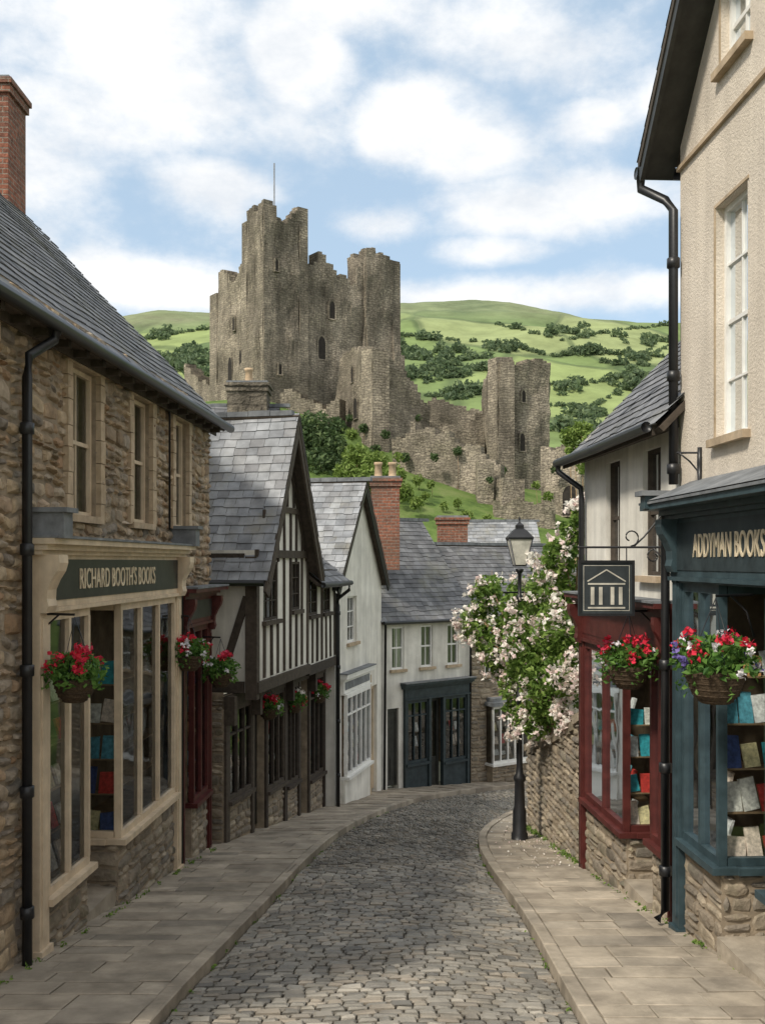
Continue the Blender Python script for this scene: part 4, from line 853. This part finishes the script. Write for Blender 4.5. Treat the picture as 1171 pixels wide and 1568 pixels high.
# ---------------------------------------------------------------- castle
def ribbon(b,p0,p1,prof,zb,th,step=.55,jag=.25,merlon=None):
    p0=Vector((*p0,0)); p1=Vector((*p1,0)); L=(p1-p0).length; d=(p1-p0)/L; n=Vector((d.y,-d.x,0)); 
    if n.y>0: n=-n
    N_=max(2,int(L/step)); ts=[i/N_ for i in range(N_+1)]
    def zt(t):
        for (a,za),(c,zc) in zip(prof,prof[1:]):
            if a<=t<=c: return za+(zc-za)*(t-a)/max(1e-6,c-a)
        return prof[-1][1]
    V=[];Fa=[]
    NZ=16
    def off_(p): return noise.noise(p*.3)*.38+noise.noise(p*.9)*.14
    mer={}
    for i in range(N_):
        a,c=ts[i],ts[i+1]; pm_=p0+d*L*(a+c)/2; h=zt((a+c)/2)+U(-jag,jag)+noise.noise(pm_*.7)*.5
        if merlon:
            k_=int((a+c)/2*L/merlon[0])
            if k_%2==0: h+=merlon[1]*mer.setdefault(k_,U(.85,1.1) if rnd.random()>.35 else U(-.2,.5))
        q=[p0+d*L*a,p0+d*L*c]
        k=len(V)
        for qq in q:
            for j in range(NZ+1):
                z=zb+(h-zb)*j/NZ; pt=qq+Vector((0,0,z)); pf=pt+n*(off_(pt)); V.append(tuple(pf))
            for j in range(NZ+1):
                z=zb+(h-zb)*j/NZ; V.append(tuple(qq+Vector((0,0,z))-n*th))
        m=NZ+1
        for j in range(NZ):
            Fa.append((k+j,k+2*m+j,k+2*m+j+1,k+j+1)); Fa.append((k+m+j,k+m+j+1,k+3*m+j+1,k+3*m+j))
            Fa.append((k+j,k+j+1,k+m+j+1,k+m+j)); Fa.append((k+2*m+j,k+3*m+j,k+3*m+j+1,k+2*m+j+1))
        Fa.append((k+NZ,k+2*m+NZ,k+3*m+NZ,k+m+NZ))
    b.add('masonry',castlem,V,Fa)
    return p0,d,n,L
def slit(b,R,t,z,w,h,arch=True):
    p0,d,n,L=R; c=p0+d*L*t
    mid=c+Vector((0,0,z+h/2)); pr=noise.noise(mid*.3)*.38+noise.noise(mid*.9)*.14
    pts=[(-w/2,0),(w/2,0)]+([(w/2,h*.75),(w*.3,h*.93),(0,h),(-w*.3,h*.93),(-w/2,h*.75)] if arch else [(w/2,h),(-w/2,h)])
    b.add('dark_opening_panels',dark,[tuple(c+d*a+Vector((0,0,z+e))+n*(pr+.1)) for a,e in pts],[tuple(range(len(pts)))])  # dark flat panel on the wall, colour stands in for a recess's shade
    m=len(pts); inn=[c+d*a+Vector((0,0,z+e)) for a,e in pts]; outp=[c+d*a+d*(.13 if a>0 else -.13 if a<0 else 0)+Vector((0,0,z+e+(.13 if e>h*.6 else -.1 if e==0 else 0))) for a,e in pts]
    V=[tuple(p+n*(pr+.11)) for p in inn]+[tuple(p+n*(pr+.15)) for p in outp]+[tuple(p-n*.1) for p in outp]
    b.add('window_surrounds',castlem,V,[(i,(i+1)%m,m+(i+1)%m,m+i) for i in range(m)]+[(m+i,m+(i+1)%m,2*m+(i+1)%m,2*m+i) for i in range(m)])
def castle():
    b=B('ruined_castle'); c0=Vector((-10.8,90)); dl=Vector((-.6,.8)); dr=Vector((.8,.6)); zb=9
    P2=lambda v:(v.x,v.y)
    A=ribbon(b,P2(c0+dl*9.4),P2(c0+dl*2.6),[(0,28.2),(.3,28.6),(.4,27.2),(.55,27.0),(.7,27.9),(1,28)],zb,1.6,.4,.15,(1.2,.5))
    R=ribbon(b,P2(c0+dr*3.3),P2(c0+dr*14.1),[(0,29.4),(.1,29.6),(.14,28.1),(.25,28.5),(.38,28.4),(.44,27.3),(.5,27.9),(.6,27.0),(.66,28.2),(.76,28.9),(.8,29.6),(1,29.9)],zb,1.6,.4,.16,(1.15,.8))
    ribbon(b,P2(c0+dr*14.1),P2(c0+dr*14.1+dl*9.4),[(0,29.9),(1,27)],zb,1.6,.5,.15,(1.3,.7)); ribbon(b,P2(c0+dl*9.4),P2(c0+dl*9.4+dr*14),[(0,26.4),(1,26)],zb,1.6,.6,.2,(1.3,.6))
    o=c0-(dl+dr)*.3
    T1=ribbon(b,P2(o+dl*3.1),P2(o),[(0,32.4),(1,32.4)],zb,1,.4,.08,(1.3,.8)); T2=ribbon(b,P2(o),P2(o+dr*3.8),[(0,32.4),(.35,31.9),(.55,31.2),(.75,31.7),(1,32.7)],zb,1,.4,.1,(1.3,.7))
    ribbon(b,P2(o+dr*3.8),P2(o+dr*3.8+dl*3.1),[(0,32.4),(1,32.4)],zb,1,.5,.08,(1.3,.8)); ribbon(b,P2(o+dl*3.1),P2(o+dl*3.1+dr*3.8),[(0,32.2),(1,32.2)],zb,1,.5,.08,(1.3,.8))
    o2=c0+dr*11.2-dl*.35
    T3=ribbon(b,P2(o2),P2(o2+dr*3.3),[(0,30.1),(.3,30.6),(1,30.4)],zb,1.2,.4,.12,(1.2,.45)); ribbon(b,P2(o2+dr*3.3),P2(o2+dr*3.3+dl*3.3),[(0,30.3),(1,30.3)],zb,1,.5,.1,(1.2,.45)); ribbon(b,P2(o2),P2(o2+dl*3.3),[(0,30.3),(1,30.3)],zb,1,.5,.1,(1.2,.45))
    ribbon(b,P2(o2+dr*3.3-dl*.2),P2(o2+dr*4.6-dl*.2),[(0,23),(.5,22),(1,20)],zb,3,.4,.2)
    for R_,t,z,w,h in ((T2,.35,26.8,.26,1.1),(T2,.45,17.3,.28,1.0),(R,.38,23.4,.6,1.7),(R,.28,19.4,.8,2.2),(R,.03,16.8,.5,1.1),(A,.5,22.4,.4,1.3),(A,.35,17.2,.8,2.8),(A,.75,18.4,.4,1.8)): slit(b,R_,t,z,w,h)
    tube(b,'flagpole',lead,[(X(420,92),92,31.5),(X(420,92),92,Z(250,92))],.07,6)
    def seg(pts,d0,d1,yb,th=1.6,jag=.2,step=.4):
        x0,x1=pts[0][0],pts[-1][0]; a=(X(x0,d0),d0); c=(X(x1,d1),d1); pr=[]
        for px,py in pts: t=(px-x0)/(x1-x0); pr.append((t,Z(py,d0+(d1-d0)*t)))
        return ribbon(b,a,c,pr,Z(yb,(d0+d1)/2),th,step,jag)
    S1=seg([(515,600),(520,590),(522,548),(540,534),(560,534),(570,538)],91,82,760,1.5); S2=seg([(570,538),(590,542),(612,556),(622,580),(634,588),(650,610),(660,622)],82,86,770,1.5)
    slit(b,S1,.5,Z(580,85),.5,1.4); slit(b,S1,.55,Z(638,85),.9,1.8)
    seg([(430,604),(455,600),(470,612),(500,625),(520,612)],88,86,760,1.4); seg([(280,555),(300,575),(335,600)],104,98,700,1.4)
    seg([(635,646),(660,650),(700,655),(722,648),(742,628)],88,88,760,1.3,.28); seg([(655,617),(690,614),(722,628),(740,625)],95,95,700,1.2)
    seg([(600,672),(622,668),(634,650),(650,662),(680,664),(705,676),(735,682),(742,700),(762,712),(766,730)],79,76,800,1.4,.3)
    seg([(731,712),(738,706),(756,712)],74,74,800,1.6); seg([(770,730),(785,727),(800,735),(803,770)],73,73.5,800,1.4)
    G1=seg([(738,622),(742,585),(750,556),(762,550)],90,82,760,1.4,.25); G2=seg([(762,550),(778,549),(790,558),(800,562),(815,551),(830,550),(841,555)],82,84.5,760,1.5,.22)
    e=(X(841,84.5),84.5); ribbon(b,e,(e[0]+.5,e[1]+5.5),[(0,Z(553,84.5)),(1,Z(553,84.5)-1)],3,1.3,.5,.3); 
    slit(b,G2,.5,Z(617,83.8),.36,1.0); slit(b,G2,.45,Z(692,83.8),.5,1.5)
    W=seg([(828,684),(845,686),(862,684),(882,692),(890,700)],76,74,800,1.5,.12); slit(b,W,.75,Z(790,75),1.2,2.3)
    seg([(757,760),(775,768),(800,765),(830,768),(850,745)],71,71,810,1.2)
    b.done()
castle()
# ---------------------------------------------------------------- shrubs on the mound
def bush(name,bl,n,size,cols):
    b=B(name); P_=blobpts(bl,n); v,f_=leafmesh(P_,size); m_=leafmat(name+'_leaves',cols,.3); b.p[('leaves',m_.name,False)]=[v.tolist(),f_.tolist(),m_]
    for x,y,z,r in bl[:4]: tube(b,'branches',wood,[(x,y,T(x,y)-.3),(x+.1,y,(T(x,y)+z)/2),(x,y,z)],[r*.09,r*.06,r*.02],6)
    b.done()
dk=[(.05,.085,.035),(.09,.135,.05),(.06,.105,.04),(.13,.18,.07)]; lt=[(.12,.18,.04),(.19,.27,.06),(.15,.22,.05),(.26,.34,.09)]
def pb(l): return [(X(a,d),d,Z(c,d),r/1500*d) for a,c,d,r in l]
bush('hillside_tree',pb([(480,660,76,34),(505,685,75,28),(465,695,76,28),(490,715,74,32),(458,655,77,20),(512,655,77,18)]),5200,.2,dk)
bush('hillside_shrub',pb([(545,700,72,22),(575,712,71,24),(600,730,70,22),(530,725,71,20),(560,735,70,24),(618,755,69,16),(540,665,76,10),(638,770,68,12)]),4800,.17,lt)
bush('hillside_shrub',pb([(872,668,66,16),(890,660,66,18),(910,680,65,22),(880,690,66,16),(900,710,65,20)]),2400,.17,lt)
bush('hillside_shrub',pb([(640,735,74,9),(660,742,73,7),(700,770,71,8),(820,742,72,7),(838,760,70,8),(680,775,70,7),(715,790,70,10),(650,760,71,8),(745,795,69,8),(610,700,75,8)]),1400,.14,lt)
bush('ivy',pb([(556,655,82.5,8),(575,690,80.5,10),(640,640,85,6),(700,690,77,8),(850,720,74,8),(770,720,81,6),(535,640,84.5,6),(590,665,81.5,8),(665,700,76.5,7),(750,735,73.5,6),(620,700,78,8)]),1900,.13,dk)
# ---------------------------------------------------------------- world
w=bpy.data.worlds.new('World'); scene.world=w; w.use_nodes=True; nt=w.node_tree; nt.nodes.clear(); N=NT(nt)
SE,AZ=math.radians(47),math.radians(226)
sky=N.n('ShaderNodeTexSky'); sky.sky_type='NISHITA'; sky.sun_disc=False; sky.sun_elevation=SE; sky.sun_rotation=AZ; sky.dust_density=1.2; sky.air_density=1.0
tc=N.n('ShaderNodeTexCoord').outputs['Generated']
mp=N.n('ShaderNodeMapping'); mp.inputs['Scale'].default_value=(1,1,1.6); N.l(tc,mp.inputs[0])
n1=N.noise(mp.outputs[0],5.6,12,.6)
clouds=[(130,50,320,140,1.05),(330,150,230,100,1.05),(60,150,190,95,.95),(440,110,125,85,1.05),(645,185,125,70,1.3),(700,225,100,44,1.1),(600,215,70,38,1.1),(905,180,65,30,.85),(850,50,320,85,.65),(1060,130,190,60,.6),(205,435,125,50,1.25),(850,325,260,48,.9),(585,345,100,36,.95),(740,385,120,32,.85),(790,455,270,42,1.25),(520,10,170,50,.75),(320,275,110,56,.8),(950,300,120,38,.8),(70,260,100,60,.65)]
acc=None
for (px,py,rx,rz,k) in clouds:
    v=Vector(((px-585.5)/1500,1,(860-py)/1500)); ln=v.length; v.normalize()
    s=N.n('ShaderNodeVectorMath',operation='SUBTRACT'); N.l(tc,s.inputs[0]); s.inputs[1].default_value=v
    q=N.n('ShaderNodeVectorMath',operation='MULTIPLY'); N.l(s.outputs[0],q.inputs[0]); q.inputs[1].default_value=(1500*ln/rx,1500*ln/rx*.5,1500*ln/rz)
    l=N.n('ShaderNodeVectorMath',operation='LENGTH'); N.l(q.outputs[0],l.inputs[0])
    mr=N.n('ShaderNodeMapRange',interpolation_type='SMOOTHSTEP',i_1=0.,i_2=1.45,i_3=k,i_4=0); N.l(l.outputs[1],mr.inputs[0])
    if acc is None: acc=mr.outputs[0]
    else:
        mx=N.n('ShaderNodeMath',operation='MAXIMUM'); N.l(acc,mx.inputs[0]); N.l(mr.outputs[0],mx.inputs[1]); acc=mx.outputs[0]
sp=N.n('ShaderNodeSeparateXYZ'); N.l(tc,sp.inputs[0])
bk_=N.n('ShaderNodeMapRange',i_1=.8,i_2=.4,i_3=0,i_4=.95); N.l(sp.outputs[1],bk_.inputs[0])  # extra cloud cover out of view, added to raise the ambient light
mx=N.n('ShaderNodeMath',operation='MAXIMUM'); N.l(acc,mx.inputs[0]); N.l(bk_.outputs[0],mx.inputs[1]); acc=mx.outputs[0]
a1=N.n('ShaderNodeMath',operation='MULTIPLY_ADD'); N.l(n1,a1.inputs[0]); a1.inputs[1].default_value=3.1; a1.inputs[2].default_value=-1.9
a2=N.n('ShaderNodeMath',operation='ADD'); N.l(a1.outputs[0],a2.inputs[0]); N.l(acc,a2.inputs[1])
den=N.n('ShaderNodeMapRange',interpolation_type='SMOOTHSTEP',i_1=-.3,i_2=.62,i_3=0.0,i_4=1); N.l(a2.outputs[0],den.inputs[0])
mp2=N.n('ShaderNodeMapping'); mp2.inputs['Scale'].default_value=(1,1,1.9); mp2.inputs['Location'].default_value=(.02,0,-.06); N.l(tc,mp2.inputs[0])
n3=N.noise(mp2.outputs[0],7,10,.62); cc=N.ramp(n3,[(1.0,1.0,1.0),(.93,.94,.95),(.76,.8,.85)],pos=[.4,.52,.68])
b1=N.n('ShaderNodeBackground'); N.l(N.mix('MIX',.55,sky.outputs[0],(4.5,5.8,6.9)),b1.inputs[0]); b1.inputs[1].default_value=.15
b2=N.n('ShaderNodeBackground'); N.l(cc,b2.inputs[0]); b2.inputs[1].default_value=1.1
ms=N.n('ShaderNodeMixShader'); N.l(den.outputs[0],ms.inputs[0]); N.l(b1.outputs[0],ms.inputs[1]); N.l(b2.outputs[0],ms.inputs[2])
o=N.n('ShaderNodeOutputWorld'); N.l(ms.outputs[0],o.inputs[0])
L=bpy.data.lights.new('sun','SUN'); L.energy=3.8; L.angle=math.radians(8); L.color=(1,.925,.8); so=bpy.data.objects.new('sun',L); scene.collection.objects.link(so)
sd=Vector((math.sin(AZ)*math.cos(SE),math.cos(AZ)*math.cos(SE),math.sin(SE))); so.rotation_euler=sd.to_track_quat('Z','Y').to_euler()
cam=bpy.data.cameras.new('camera'); co=bpy.data.objects.new('camera',cam); scene.collection.objects.link(co); scene.camera=co
co.location=(0,0,0); co.rotation_euler=(math.radians(90),0,0); cam.sensor_fit='VERTICAL'; cam.sensor_height=36; cam.sensor_width=36; cam.lens=1500/1568*36; cam.shift_y=76/1568; cam.clip_end=20000; cam.clip_start=.05
scene.view_settings.view_transform='Standard'; scene.view_settings.look='None'; scene.view_settings.exposure=0
